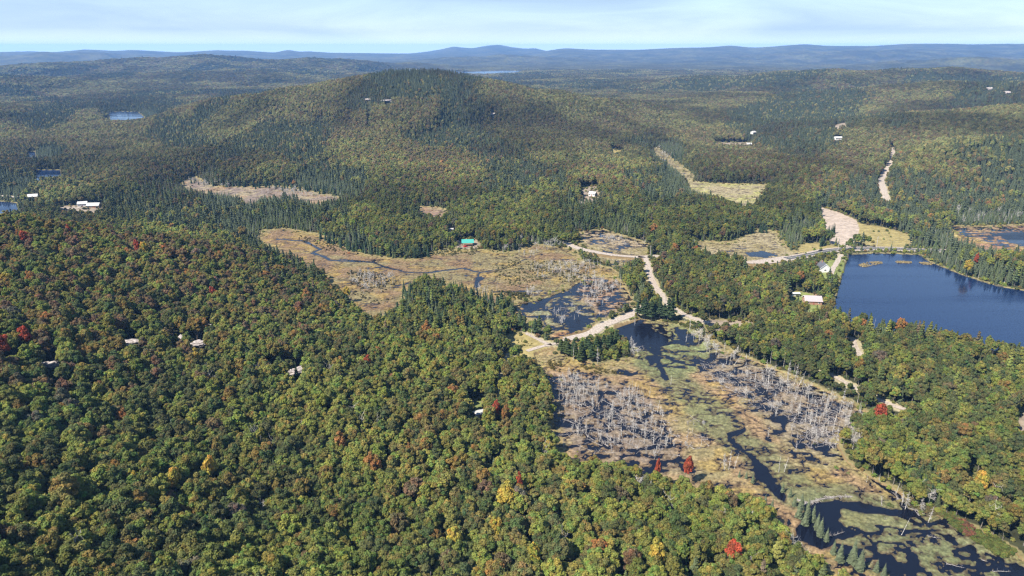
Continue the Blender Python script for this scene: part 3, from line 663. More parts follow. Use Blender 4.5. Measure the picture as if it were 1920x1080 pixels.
ROCKS = [(250, 640, 12, 5), (337, 634, 6, 6), (370, 643, 11, 5), (90, 682, 7, 5), (366, 664, 6, 5), (555, 693, 12, 4), (392, 612, 8, 6), (288, 612, 4, 5), (728, 189, 26, 12), (690, 187, 12, 8), (924, 213, 22, 9), (1856, 166, 24, 14), (1890, 173, 30, 12), (1832, 686, 6, 3), (1868, 668, 6, 3), (955, 104, 60, 20), (505, 428, 0, 0)]
RP = []
for u, v, wd, hh in ROCKS:
    if wd and 110 < v and wd < 15: q_ = hit(u, v, 2.0); EXCL += [(q_[0]-7, q_[1]-4, 6), (q_[0]-13, q_[1]-8, 5)]
    if wd and v > 110: RP.append((*clear(u, v, wd*(.62 if wd < 15 else .4), 2.0, 1.1 if wd < 15 else .45), wd*1.3, hh*(.62 if wd < 15 else .45)))
d_wet = near(DREG, px, py); d_all = near(DALL, px, py); d_road = near(DROAD, px, py); pr_ = np.hypot(px, py)
ok = (near(WET, px, py) == 0) & (d_all > 1.0) & (d_road > 1.6)
for ex, ey, er in EXCL: ok &= np.hypot(px-ex, py-ey) > er
pz = sample(H, px, py)
ok &= shows(px, py, pz, 26)
px, py, pz, d_wet, pr_ = px[ok], py[ok], pz[ok], d_wet[ok], pr_[ok]; n = len(px)
# woods are cut back or low where they would stand between the drone and a road that it sees
low = np.ones(n)
for t in (0.3, 0.6, 0.85, 1.0):
    k_ = 1+t*12.5/np.maximum(CAMZ-pz-12.5*t, 20)
    low = np.where(near(DVIS, px*k_, py*k_) < 3.0, np.minimum(low, t*0.75), low)
kp = (low > .3) | (rng.random(n) < .15)
px, py, pz, d_wet, pr_, low = (q[kp] for q in (px, py, pz, d_wet, pr_, low)); n = len(px)
cl = np.array(Z0 := [at(1040,600), at(1210,575), at(1215,640), at(1190,690), at(1030,690)]); low = np.where(sdist(Z0, px, py) < 0, np.minimum(low, .62), low)
pn = fbm(px/np.interp(pr_, [500, 3000], [90, 220]), py/np.interp(pr_, [500, 3000], [90, 260]), 131, 4); u_ = rng.random(n)
summit = np.exp(-((px+210)**2/420**2+(py-1880)**2/300**2))
foreg = (px < 20+(py-300)*0.1)*sstep(640, 560, pr_)
pc = 0.04+0.72*sstep(0.54, 0.59, pn)*sstep(500, 900, pr_)+0.08*summit+0.55*sstep(60, 5, d_wet)*(pr_ > 520)+0.15*sstep(0.5, .65, pn)
pc = pc*(1-foreg*0.85)+0.62*sstep(14, -6, sdist(P([(690,645),(735,565),(850,545),(965,590),(1015,650),(890,650)]), px, py))
kindv = np.where(u_ < pc*0.75, 1, np.where(u_ < pc, 2, 0)); kindv[rng.random(n) < 0.012+0.05*((d_wet < 18) & (pr_ < 1100))] = 3
edgef = 1-0.35*np.exp(-d_wet/14)
sc_ = np.maximum(1.0, 0.0025*pr_/4.5)*0.80
hs = (0.76+0.40*rng.random(n)**1.3)*edgef*np.maximum(low, .3)
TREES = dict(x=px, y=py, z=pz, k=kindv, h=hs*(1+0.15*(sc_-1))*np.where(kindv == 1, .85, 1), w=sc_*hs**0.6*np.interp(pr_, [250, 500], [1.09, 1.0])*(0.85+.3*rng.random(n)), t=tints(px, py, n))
# special spruce stands
def addtrees(pix, kind, hs, w=1.0, tint=None, up=0, dry=False):
    for q in pix:
        x, y, z = hit(q[0], q[1], up); k = q[2] if len(q) > 2 else 1.0
        if dry and near(DALL, np.array([x]), np.array([y]))[0] < 2: continue
        for key, val in (('x', x), ('y', y), ('z', z), ('k', kind), ('h', hs*k), ('w', w*k)): TREES[key] = np.append(TREES[key], val)
        TREES['t'] = np.vstack([TREES['t'], tint if tint is not None else (0.05, 0.07, 0.03)])
BLUE = (0.075, 0.092, 0.052)
addtrees([(1500,962),(1512,972),(1522,985),(1488,955,.8),(1530,1000),(1536,1012,1.1),(1548,1020,.8),(1496,978,1.1),(1508,990,1.1),(1560,1048,.9),(1572,1060,1.1),(1596,1062,1.3),(1610,1075,1.2),(1640,1082,.8),(1654,1090,.8),
          (1480,940,.7),(1466,930,.7),(1432,960,.9),(1445,968,.9),(1398,905,.6),(1410,912,.7),(1385,902,.6)], 1, 0.78, 0.9, BLUE)
addtrees([(1700,900,1.1),(1712,905,1.2),(1722,912),(1735,912,1.2),(1745,920),(1752,930),(1715,925,1.1),(1730,935,.9),(1760,938,.8),(1690,892,.9),(1740,945,.8),(1680,880,.9),(1668,870,.9)], 1, 1.0, 1.1, (0.04, 0.062, 0.025))
addtrees([(1052,668),(1064,672),(1078,676),(1090,672),(1105,668),(1118,664),(1130,660),(1145,656),(1155,650),(1098,664),(1075,666),(1120,662),(1140,660),(1060,665),(1088,682),(1110,680)], 2, 0.72, 1.0, (0.045, 0.065, 0.022))
BANDS = [((760, 556), (850, 560), 34, 1), ((850, 556), (960, 590), 34, 1), ((760, 575), (900, 585), 30, 1), ((1200, 600), (1262, 606), 16, 2), ((655, 470), (800, 485), 46, 1), ((600, 455), (660, 470), 16, 1), ((345, 345), (640, 366), 60, 1), ((1260, 300), (1480, 330), 60, 1), ((1180, 425), (1440, 440), 60, 1), ((1560, 440), (1540, 462), 14, 1)]
for (u0, v0), (u1, v1), m, kk in BANDS:
    addtrees([(u0+(u1-u0)*t+random.uniform(-6, 6), v0+(v1-v0)*t+random.uniform(-5, 3), random.uniform(.8, 1.2)) for t in np.linspace(0, 1, m)], kk, 0.95, 1.0, (0.036, 0.058, 0.026))
addtrees([(random.uniform(690, 1010), random.uniform(560, 625), random.uniform(.8, 1.15)) for _ in range(110)], 1, .95, 1.0, (0.055, 0.078, 0.034), dry=True)
addtrees([(random.uniform(650, 1020), random.uniform(570, 660), random.uniform(.8, 1.1)) for _ in range(60)], 2, .85, 1.0, (0.058, 0.082, 0.034), dry=True)
addtrees([(random.uniform(60, 620), random.uniform(590, 740), random.uniform(.7, 1.0)) for _ in range(26)], 3, 1.0, 1.0, dry=True)
addtrees([(random.uniform(100, 1900), random.uniform(700, 1070), random.uniform(.8, 1.1)) for _ in range(26)], 1, 1.1, 1.0, (0.055, 0.078, 0.034), dry=True)
n = len(TREES['x'])
# brighter single trees of the photograph: pixel, colour, label
SHOW = [(852,1020,'yellow',1.1,'bright yellow tree standing out of the green canopy near the bottom edge, left of centre'),
 (1232,1050,'yellow',1.0,'pale yellow birch-like tree on the bottom edge, right of centre among green crowns'),
 (950,942,'yellow',1.2,'wide yellow-topped tree in the green canopy straight below the deadwood marsh\'s left end'),
 (930,1000,'yellow',0.8,'small golden tree just below the wide yellow-topped one in the lower canopy'),
 (397,888,'yellow',1.0,'vivid yellow tree in the lower left canopy, brightest of that patch'),
 (328,912,'yellow',0.8,'small yellow tree just left of the brightest yellow one, lower left'),
 (250,910,'yellow',0.7,'small yellow crown left of two brighter yellow trees, lower left'),
 (125,935,'gold',1.4,'big golden-yellow crown near the left edge, in the lower canopy'),
 (100,1045,'gold',1.1,'golden tree in the bottom left corner beside a bare grey tree'),
 (1000,1052,'yellow',0.8,'small yellow crown on the bottom edge, near the middle'),
 (640,842,'orange',1.0,'orange-gold tree in the left-centre canopy, level with the marsh\'s near end'),
 (700,882,'orange',1.0,'round orange-brown tree in the canopy below the orange-gold one'),
 (1372,1050,'red',1.0,'small bright red tree on the bottom edge left of the lower pond'),
 (1290,885,'red',0.7,'red sapling at the near edge of the deadwood marsh'),
 (1232,890,'red',0.5,'tiny scarlet crown below the near edge of the deadwood marsh'),
 (930,775,'red',0.6,'red tree beside the white cabin in the clearing'),
 (948,783,'orange',0.6,'orange tree just right of the red one by the white cabin'),
 (974,916,'red',0.5,'small red crown alone in the canopy between the yellow tree and the marsh'),
 (768,862,'orange',0.6,'small orange crown in the middle of the lower canopy'),
 (690,690,'red',0.7,'scarlet tree in a dark gap of the hill\'s right flank'),
 (800,628,'orange',1.2,'large orange maple above the dark slope, tallest of the orange group in the middle'),
 (792,640,'gold',1.1,'yellow-orange tree on the left of the large orange maple'),
 (818,645,'orange',0.9,'orange-red tree on the right of the large orange maple'),
 (1650,782,'red',1.0,'vivid red-orange tree at the right edge of the deadwood marsh'),
 (1688,620,'orange',0.9,'orange tree on the wooded neck in front of the big lake'),
 (1838,916,'yellow',1.0,'round yellow tree on the bank right of the lower pond'),
 (1640,865,'gold',1.1,'yellow-leaved tree at the tip of the woods right of the marsh'),
 (1815,505,'yellow',1.1,'bright yellow-green tree on the far shore of the big lake'),
 (1830,490,'red',0.6,'single red tree on the far shore of the big lake'),
 (1225,432,'orange',1.2,'orange tree at the wood edge behind the bog pond'),
 (1265,470,'orange',1.0,'orange tree right of the gravel road junction'),
 (1250,545,'gold',0.9,'yellow tree just right of the winding gravel road'),
 (650,552,'yellow',0.8,'yellow tree on the right shoulder of the left hill'),
 (575,560,'orange',1.0,'rusty orange tree on the right shoulder of the left hill'),
 (15,538,'yellow',0.9,'lone yellow tree at the left edge on the hill'),
 (60,530,'orange',0.9,'orange tree next to the lone yellow one, left edge'),
 (45,455,'red',0.9,'red tree near the left end of the hill crest'),
 (130,440,'red',0.6,'scarlet tree on the crest of the left hill'),
 (258,470,'red',0.6,'small red tree left of the yellow ones under the hill crest'),
 (272,475,'yellow',0.9,'yellow-green tree under the crest of the left hill'),
 (455,440,'gold',1.5,'large golden-green crown at the end of the hill crest'),
 (440,450,'gold',1.1,'golden-green crown left of the largest one on the hill crest'),
 (380,540,'russet',1.5,'big russet tree in the upper middle of the left hill'),
 (400,560,'red',0.7,'dark red tree below the big russet one on the left hill'),
 (140,490,'russet',1.4,'pinkish-brown tree high on the left hill'),
 (465,557,'russet',1.2,'orange-brown tree right of the big russet one'),
 (50,640,'red',0.8,'red tree on the left hill beside the palest rocks'),
 (5,660,'red',1.0,'crimson tree cut by the left edge'),
 (365,930,'gold',0.9,'olive-gold crown in the lower left canopy below the vivid yellow tree'),
 (125,645,'gold',0.9,'golden tree between two rock outcrops on the left hill'),
 (370,680,'yellow',0.9,'yellow-green tree straight below the split rock outcrop'),
 (410,850,'gold',0.8,'gold crown above the vivid yellow tree, lower left')]
show_i = []
for (u, v, c, s, lb) in SHOW:
    x, y, z = hit(u, v, 9.0)
    for key, val in (('x', x), ('y', y), ('z', z), ('k', 0), ('h', 1.04+.16*s), ('w', s*0.80)): TREES[key] = np.append(TREES[key], val)
    TREES['t'] = np.vstack([TREES['t'], np.array(PAL[c])*(1.05+.2*random.random())]); show_i.append(len(TREES['x'])-1)
keep = np.ones(len(TREES['x']), bool)
for i in show_i:
    d = np.hypot(TREES['x']-TREES['x'][i], TREES['y']-TREES['y'][i]); keep &= (d > 3.6*TREES['w'][i]) | (np.arange(len(d)) >= n)
sel = np.nonzero(keep)[0]; remap = {i: k for k, i in enumerate(sel)}
for key in list(TREES): TREES[key] = TREES[key][sel]
show_i = [remap[i] for i in show_i]; show_lab = {show_i[k]: SHOW[k][4] for k in range(len(SHOW))}
n = len(TREES['x'])

# ------------------------------------------------------------------ dead trees of the marshes
def inpoly(pl, m, clump=0.0):
    p = np.array(pl); lo, hi = p.min(0), p.max(0); out = []
    while len(out) < m:
        q = lo+(hi-lo)*rng.random((m*3, 2)); d = sdist(pl, q[:, 0], q[:, 1]); q = q[(d < -0.5) & (fbm(q[:, 0]/13, q[:, 1]/17, 201, 3)+.25*rng.random(len(d)) > .56+.0*d)]
        if clump: q = q+clump*rng.normal(size=q.shape)
        out += [tuple(t) for t in q]
    return out[:m]
DEADZ = [  # outline, standing, fallen, height
 ([(1045,712),(1095,705),(1120,735),(1100,765),(1060,770),(1042,750)], 75, 40, 8.0), ([(1060,770),(1150,760),(1240,775),(1260,830),(1240,860),(1150,848),(1070,838)], 95, 110, 8.5),
 ([(1150,730),(1210,740),(1230,775),(1160,770)], 26, 30, 9), ([(1320,675),(1380,690),(1440,715),(1500,750),(1460,790),(1400,750),(1330,710)], 45, 110, 6), ([(1460,715),(1540,745),(1620,785),(1600,810),(1540,820),(1480,790)], 60, 80, 8.5),
 ([(1400,690),(1450,700),(1520,735),(1470,735),(1400,705)], 14, 20, 9), ([(1460,800),(1560,800),(1570,840),(1500,840)], 12, 40, 6), ([(1280,780),(1330,800),(1320,850),(1270,850)], 8, 16, 5),
 ([(1090,530),(1160,525),(1185,570),(1140,600),(1100,575)], 80, 26, 7), ([(1020,580),(1060,570),(1100,590),(1040,610)], 16, 12, 6), ([(1000,500),(1110,492),(1130,515),(1110,540),(1040,535),(1000,515)], 110, 0, 8),
 ([(660,512),(740,520),(735,550),(700,565),(665,545)], 70, 6, 9), ([(930,462),(1040,450),(1060,466),(990,482),(930,475)], 60, 0, 8), ([(895,540),(925,545),(920,562),(900,560)], 12, 2, 8), ([(980,545),(1010,545),(1005,556),(985,556)], 14, 0, 6),
 ([(1180,640),(1200,655),(1190,668),(1170,662)], 12, 10, 7), ([(1310,620),(1345,645),(1330,668),(1305,640)], 16, 12, 8), ([(1340,645),(1400,670),(1450,695),(1400,690),(1350,668)], 16, 6, 6),
 ([(480,360),(560,358),(640,374),(560,374),(500,366)], 90, 0, 9), ([(350,335),(390,345),(470,352),(380,352)], 40, 0, 8), ([(1225,272),(1262,296),(1255,300),(1232,285)], 30, 0, 9), ([(1120,440),(1200,452),(1215,460),(1150,462)], 34, 20, 6), ([(150,335),(215,335),(210,362),(140,372)], 70, 0, 12),
 ([(1780,405),(1860,405),(1930,400),(1920,418),(1800,420)], 60, 0, 11), ([(1600,470),(1500,465)], 0, 0, 0), ([(1650,900),(1700,930),(1740,965),(1690,945)], 5, 8, 7), ([(1580,790),(1640,788),(1600,812)], 14, 20, 8)]
DT = []; FL = []
for pl, a, b, hh in DEADZ:
    if not a: continue
    q = P(pl)
    for (x, y) in inpoly(q, a, 2.5): DT.append((x, y, hh*(0.45+0.75*rng.random()), rng.random()*6.28, rng.normal()*0.07, int(rng.integers(0, 6)), None))
    for (x, y) in inpoly(q, b, 4.0) if b else (): FL.append((x, y, 4+7*rng.random(), rng.random()*3.14, None))
SP_D = [((1690,1003), 9.5, 'tall bleached trunk without branches leaning over the lily mats of the lower pond', 5, 0.22), ((1697,955), 10, 'bare conical white snag on the grassy shore above the lower pond\'s outlet', 0, 0.05), ((1740,980), 9, 'feathery white snag on the far bank of the lower pond\'s narrow arm', 1, .12),
 ((1718,935), 11, 'slanting white snag standing against dark spruces above the lower pond', 0, .2), ((1625,905), 4.5, 'short stout white stump at the edge of the woods above the rusty channel', 3, 0.0), ((1856,955), 12, 'bare white tree beside the yellow tree on the right bank', 6, 0.0),
 ((1358,882), 11, 'leftmost of three tall snags standing alone by the stream bend', 0, -.05), ((1366,882), 12, 'middle of three tall snags standing alone by the stream bend', 1, .03), ((1376,880), 10, 'rightmost of three tall snags standing alone by the stream bend', 2, .16),
 ((1460,886), 10, 'left of two thin snags in the tan mats right of the stream', 4, -.03), ((1470,885), 9, 'right of two thin snags in the tan mats right of the stream', 2, .14), ((1440,820), 7, 'lone snag in the tan mats above the stream bend', 1, .0),
 ((1476,716), 16, 'tallest cone-shaped silver snag at the wood edge beyond the marsh', 0, .03), ((1490,720), 15, 'silver snag right behind the tallest cone-shaped one', 0, .05), ((1496,726), 12, 'leaning snag to the right of the two cone-shaped ones', 1, .3),
 ((1436,702), 11, 'bushy silver snag left of the two cone-shaped ones', 1, 0.0), ((1575,770), 16, 'tall silver snag before the woods in the right end of the marsh', 0, .1), ((1592,790), 14, 'tall slim snag between the silver one and the thin poles', 2, .04), ((1608,785), 12, 'thin straight pole snag near the marsh\'s right tip', 4, 0.0), ((1528,792), 13, 'broad grey snag standing amid the heaped deadwood', 1, 0.0),
 ((1293,620), 13, 'white snag by the gravel road at the top of the lily pond', 1, 0.0), ((1286,641), 9, 'slim white snag standing in open water of the lily pond', 2, .1), ((1310,646), 12, 'bushy white snag on the lily pond\'s right shore', 1, .02), ((1362,682), 10, 'left pole of the row over the small dark pool', 4, .0), ((1368,684), 9, 'middle pole of the row over the small dark pool', 4, .05), ((1376,684), 10, 'thick leaning trunk right of the poles over the small dark pool', 5, .5),
 ((1075,676), 13, 'white bare pole before the clump of pines by the causeway', 4, 0.0), ((1120,684), 13, 'pale feathery snag at the foot of the pine clump', 0, .0), ((1190,610), 7, 'small white snag at the water\'s edge beside the causeway', 1, 0.0), ((1258,722), 7, 'single grey stub in the green lily band', 3, 0.0)]
for (uv, hh, lb, kd, ln) in SP_D:
    x, y = at(*uv); DT.append((x, y, hh, 0.3, ln, kd, lb))
SP_L = [((1775,1058), (1808,1066), 'long pale log curving across the lower right lily mats'), ((1840,1050), (1852,1054), 'short branched log lying in the bottom right shallows'), ((1658,974), (1676,983), 'white log lying on green mats right of the pond'), ((1560,1006), (1582,998), 'white log floating in dark water left of the lily island'),
 ((1545,1006), (1560,1002), 'thin log poking from the spruce shore into dark water'), ((1740,1006), (1762,1010), 'forked log by the rusty shrub of the lower pond'), ((1862,1072), (1895,1074), 'straight pale log near the bottom right corner')]
for a, b, lb in SP_L:
    p0 = np.array(at(*a)); p1 = np.array(at(*b)); c = (p0+p1)/2; dd = p1-p0; FL.append((c[0], c[1], float(np.hypot(*dd)), math.atan2(dd[1], dd[0]), lb))

# ------------------------------------------------------------------ build prototypes and the individual trees
BL = [broadleaf(k*1.7, 3.5+1.1*rng.random(), 13.0+3.5*rng.random(), int(rng.integers(28, 36))) for k in range(12)]
SPR = [spruce(k, 1.9+.4*rng.random(), 13.5, 15) for k in range(4)]
PIN = [pine(k) for k in range(3)]
BTR = trunkmesh('trunk', 10, 0.26); STR = trunkmesh('trunk', 13, 0.2)
SN = [(limbs(10, .2, dense=46, rad=2.0), 10), (limbs(10, .2, dense=30, rad=1.6), 10), (limbs(10, .2, dense=16, rad=1.2, lo=.4), 10), (limbs(10, .2, dense=8, rad=.9, lo=.2), 10), (limbs(10, .2, dense=5, rad=.6, lo=.5), 10), (limbs(10, .2, dense=3, rad=.5, lo=.6), 10), (limbs(10, .2, dense=26, rad=2.6, conif=False, lo=.45), 10)]
DTR = [trunkmesh('trunk', 10, .17, M_DEAD) for _ in range(7)]
def tree(name, crown, trunk, x, y, z, rz, sx, sz, tint, label, cat, group, lean=0.0):
    e = empty(name, (x, y, z), rz); e.scale = (sx, sx, sz); e.rotation_euler = (0, lean, rz) if not lean else (0, lean, 0)
    t = bpy.data.objects.new('trunk', trunk); link(t); t.parent = e
    c = bpy.data.objects.new('crown', crown); link(c); c.parent = e
    if tint is not None: c['tint'] = [float(q) for q in tint]
    tag(e, label, cat, group); return c, t
def project(x, y, z):
    dz = z-CAMZ; f = y*cp-dz*sp_; up = y*sp_+dz*cp; return 960+F*x/f, 540-F*up/f, f
protos = {0: [], 1: [], 2: [], 3: []}
tx, ty, tz, tk, th, tw, tt = (TREES[q] for q in ('x', 'y', 'z', 'k', 'h', 'w', 't'))
trz = rng.random(n)*6.28; tv = rng.integers(0, 100, n)
U, V_, D_ = project(tx, ty, tz+9*th); infr = (U > -8) & (U < 1928) & (V_ > 20) & (V_ < 1095)
vis = shows(tx, ty, tz, 10*th)
taken = np.zeros(n, bool)
def region_word(u, v):
    return 'lower' if v > 700 else 'middle'
def pick(kind, count, force=()):
    c = np.nonzero((tk == kind) & infr & vis)[0]; c = c[np.argsort(D_[c]/np.maximum(tw[c], .6))]
    c = [i for i in c if i not in set(force)][:count-len(force)]
    return list(force)+c
GB = 'broadleaf trees of the canopy nearest the drone'
for i in pick(0, 300, show_i):
    lb = show_lab.get(i); taken[i] = True
    q = tt[i]
    if lb is None:
        if q[0] > 0.13: lb = 'one of the olive-gold broadleaf trees that fleck the nearest green canopy'
        elif q[0] > q[1]: lb = 'one of the dull brownish-olive broadleaf trees in the nearest canopy'
        elif q.sum() > 0.2: lb = 'one of the light green broadleaf trees in the nearest canopy along the bottom'
        else: lb = 'one of the dark green broadleaf trees in the nearest canopy along the bottom'
    c, t = tree('broadleaf_tree', BL[tv[i] % 12], BTR, tx[i], ty[i], tz[i], trz[i], tw[i], th[i], q, lb, 'tree', None if i in show_lab else GB)
    if len([1 for p_ in protos[0] if p_[0].data == c.data]) == 0: protos[0].append((c, t))
for i in pick(1, 240):
    taken[i] = True; blue = abs(tt[i][0]-.075) < 1e-4
    lb = 'pale blue-green spruce in the row along the near shore of the lower pond' if blue else 'dark green spruce with a narrow pointed crown rising among the nearer woods'
    c, t = tree('spruce_tree', SPR[tv[i] % 4], STR, tx[i], ty[i], tz[i], trz[i], tw[i], th[i], tt[i]*(.75 if not blue else 1), lb, 'tree', 'pale spruces by the lower pond' if blue else 'dark pointed spruces among the nearer woods')
    if len([1 for p_ in protos[1] if p_[0].data == c.data]) == 0: protos[1].append((c, t))
for i in pick(2, 120):
    taken[i] = True
    c, t = tree('pine_tree', PIN[tv[i] % 3], STR, tx[i], ty[i], tz[i], trz[i], tw[i], th[i], tt[i]*.8, 'dark tiered pine with a ragged crown rising among the nearer woods', 'tree', 'ragged pines among the nearer woods')
    if len([1 for p_ in protos[2] if p_[0].data == c.data]) == 0: protos[2].append((c, t))
# dead ones scattered in the woods join the marsh snags
for i in np.nonzero(tk == 3)[0]: DT.append((tx[i], ty[i], 13*th[i], trz[i], 0.0, 6 if tv[i] % 3 else 1, None))
order = sorted(range(len(DT)), key=lambda i: (DT[i][6] is None, math.dist((DT[i][0], DT[i][1], 0), (0, 0, CAMZ))/DT[i][2]*0+math.hypot(DT[i][0], DT[i][1])))
rest = []; cnt = 0
for i in order:
    x, y, hh, rz, ln, kd, lb = DT[i]; z = gz(x, y) if near(WET, np.array([x]), np.array([y]))[0] not in (1, 2) else 0.0
    u, v, _ = project(x, y, z+hh*.6); inside = -5 < u < 1925 and v < 1085
    if cnt < 300 and inside:
        grp = None
        if lb is None:
            if z > 0.5: lb, grp = 'bare grey dead tree standing among living trees of the woods', 'dead trees among the living woods'
            elif u < 1275: lb, grp = 'one of the bleached dead trees crowded in the left half of the near marsh', 'bleached snags of the near marsh'
            else: lb, grp = 'one of the bleached dead trees in the right half of the near marsh', 'bleached snags of the near marsh'
            if v < 600 and z <= 0.5: lb, grp = 'thin grey snag standing in the pond or meadow beyond the causeway', 'snags beyond the causeway'
        c, t = tree('dead_tree', SN[kd][0], DTR[kd], x, y, z-.3, rz, 1.0 if hh > 8 else .85, hh/10, None, lb, 'dead tree', grp, ln)
        if kd not in [p_[2] for p_ in protos[3]]: protos[3].append((c, t, kd))
        cnt += 1
    else: rest.append((x, y, z-.3, hh, rz, ln, kd))

# ------------------------------------------------------------------ the rest of the woods: single scatter objects
def scatter(name, pts, rot, scl, tint, pickv, protos_, label, cat=None):
    me = bpy.data.meshes.new(name); m = len(pts); me.vertices.add(m); me.vertices.foreach_set('co', np.asarray(pts, np.float32).ravel())
    a = me.attributes.new('rot', 'FLOAT_VECTOR', 'POINT'); a.data.foreach_set('vector', np.asarray(rot, np.float32).ravel())
    a = me.attributes.new('scl', 'FLOAT_VECTOR', 'POINT'); a.data.foreach_set('vector', np.asarray(scl, np.float32).ravel())
    a = me.attributes.new('pick', 'INT', 'POINT'); a.data.foreach_set('value', np.asarray(pickv, np.int32))
    setcol(me, tint, 'tint')
    o = bpy.data.objects.new(name, me); link(o); tag(o, label, cat, None, 'stuff')
    g = bpy.data.node_groups.new(name, 'GeometryNodeTree')
    g.interface.new_socket('Geometry', in_out='INPUT', socket_type='NodeSocketGeometry'); g.interface.new_socket('Geometry', in_out='OUTPUT', socket_type='NodeSocketGeometry')
    nn = g.nodes; l = g.links.new; gi = nn.new('NodeGroupInput'); go = nn.new('NodeGroupOutput')
    iop = nn.new('GeometryNodeInstanceOnPoints'); iop.inputs['Pick Instance'].default_value = True; ja = nn.new('GeometryNodeJoinGeometry')
    for pr in protos_:
        j = nn.new('GeometryNodeJoinGeometry')
        for ob in pr[:2]:
            oi = nn.new('GeometryNodeObjectInfo'); oi.transform_space = 'ORIGINAL'; oi.inputs['Object'].default_value = ob; oi.inputs['As Instance'].default_value = False; l(oi.outputs['Geometry'], j.inputs[0])
        gt = nn.new('GeometryNodeGeometryToInstance'); l(j.outputs[0], gt.inputs[0]); l(gt.outputs[0], ja.inputs[0])
    def na(nm, ty):
        q = nn.new('GeometryNodeInputNamedAttribute'); q.data_type = ty; q.inputs['Name'].default_value = nm; return [s for s in q.outputs if s.name == 'Attribute' and s.enabled][0]
    er = nn.new('FunctionNodeEulerToRotation'); l(na('rot', 'FLOAT_VECTOR'), er.inputs[0]); l(er.outputs[0], iop.inputs['Rotation'])
    l(na('scl', 'FLOAT_VECTOR'), iop.inputs['Scale']); l(na('pick', 'INT'), iop.inputs['Instance Index'])
    l(gi.outputs[0], iop.inputs['Points']); l(ja.outputs[0], iop.inputs['Instance']); l(iop.outputs[0], go.inputs[0])
    md = o.modifiers.new('scatter', 'NODES'); md.node_group = g; return o
for kd, nm, lab in ((0, 'broadleaf_forest', 'unbroken mixed green, olive and russet broadleaf forest over all the hills'), (1, 'spruce_forest', 'dark pointed spruces in bands around the bogs and over the hilltops'), (2, 'pine_forest', 'dark ragged pines scattered through the broadleaf woods')):
    m = (tk == kd) & ~taken; k = int(m.sum())
    tl = (rng.random((k, 2))-.5)*(0.3 if kd == 0 else 0.08)
    f = np.array((1, 1, 1)) if kd == 0 else np.array((.58, .66, .78))
    dark = 1.0 if kd == 0 else 0.9
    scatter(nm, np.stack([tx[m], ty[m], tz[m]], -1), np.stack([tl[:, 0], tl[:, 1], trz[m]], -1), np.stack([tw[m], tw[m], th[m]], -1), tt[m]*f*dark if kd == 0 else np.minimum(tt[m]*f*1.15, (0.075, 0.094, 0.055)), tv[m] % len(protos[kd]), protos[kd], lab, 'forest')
if rest:
    rs = np.array([q[:6] for q in rest]); pk = [([p_[2] for p_ in protos[3]].index(q[6]) if q[6] in [p_[2] for p_ in protos[3]] else 0) for q in rest]
    scatter('dead_forest', rs[:, :3], np.stack([0*rs[:, 5], rs[:, 5], rs[:, 4]], -1), np.stack([1+0*rs[:, 3], 1+0*rs[:, 3], rs[:, 3]/10], -1), np.ones((len(rs), 3)), pk, protos[3], 'grey dead trees massed along the farther bogs', 'dead trees')
print('TREES', n, [int((tk == k).sum()) for k in range(4)], 'dead', len(DT), 'rest', len(rest))
# fallen logs
def logmesh(k):
    parts = []; L0 = 10.0; x = -5.0; y = 0.0
    for i in range(6):
        y2 = y+rng.normal()*0.12; parts.append(stick((x, y, 0.1), (x+L0/6, y2, 0.1+.04*i), .17*(1-.13*i), .17*(1-.13*(i+1)), 6)); x += L0/6; y = y2
    for i in range(14 if k < 3 else 5):
        s = -4+rng.random()*8.5; ln = 0.5+1.3*rng.random(); a = rng.random()*6.28; parts.append(stick((s, 0, .15), (s+ln*.6, math.cos(a)*ln, .15+abs(math.sin(a))*ln), .07, .025, 3))
    for i in range(5): a = i*1.25; parts.append(stick((-5, 0, .1), (-5.25, math.cos(a)*.7, .3+math.sin(a)*.7), .12, .04, 4))
    return meshparts('fallen_log', parts, M_LOG)
LG = [logmesh(k) for k in range(5)]
FL.sort(key=lambda q: (q[4] is None, math.hypot(q[0], q[1])))
for i, (x, y, ln, rz, lb) in enumerate(FL[:300]):
    o = bpy.data.objects.new('fallen_log', LG[i % 5]); link(o); o.location = (x, y, 0.18); o.scale = (ln/10, .9, .9); o.rotation_euler = (0, 0.02*rng.normal(), rz)
    u = project(x, y, 0)[0]
    tag(o, lb or ('pale fallen log in the tangle of deadwood filling the left half of the marsh' if u < 1275 else 'pale fallen log in the tangle of deadwood filling the right half of the marsh'), 'log', None if lb else 'fallen logs in the marsh')
fl2 = FL[300:]
for pl, a, b, hh in DEADZ:      # small broken wood between the trunks
    if b and b >= 20:
        fl2 += [(x, y, 1.5+4*rng.random(), rng.random()*3.14, None) for (x, y) in inpoly(P(pl), int(b*2), 4.0)]
if fl2:
    l0 = [o for o in col.objects if o.name.startswith('fallen_log')][:5]; a = np.array([q[:4] for q in fl2])
    scatter('deadwood', np.stack([a[:, 0], a[:, 1], .18+0*a[:, 0]], -1), np.stack([0*a[:, 0], 0*a[:, 0], a[:, 3]], -1), np.stack([a[:, 2]/10, .5+0*a[:, 0], .5+0*a[:, 0]], -1), np.ones((len(a), 3)), np.arange(len(a)) % 5, [(q,) for q in l0], 'tangle of small grey fallen trunks lying in the marsh', 'deadwood')
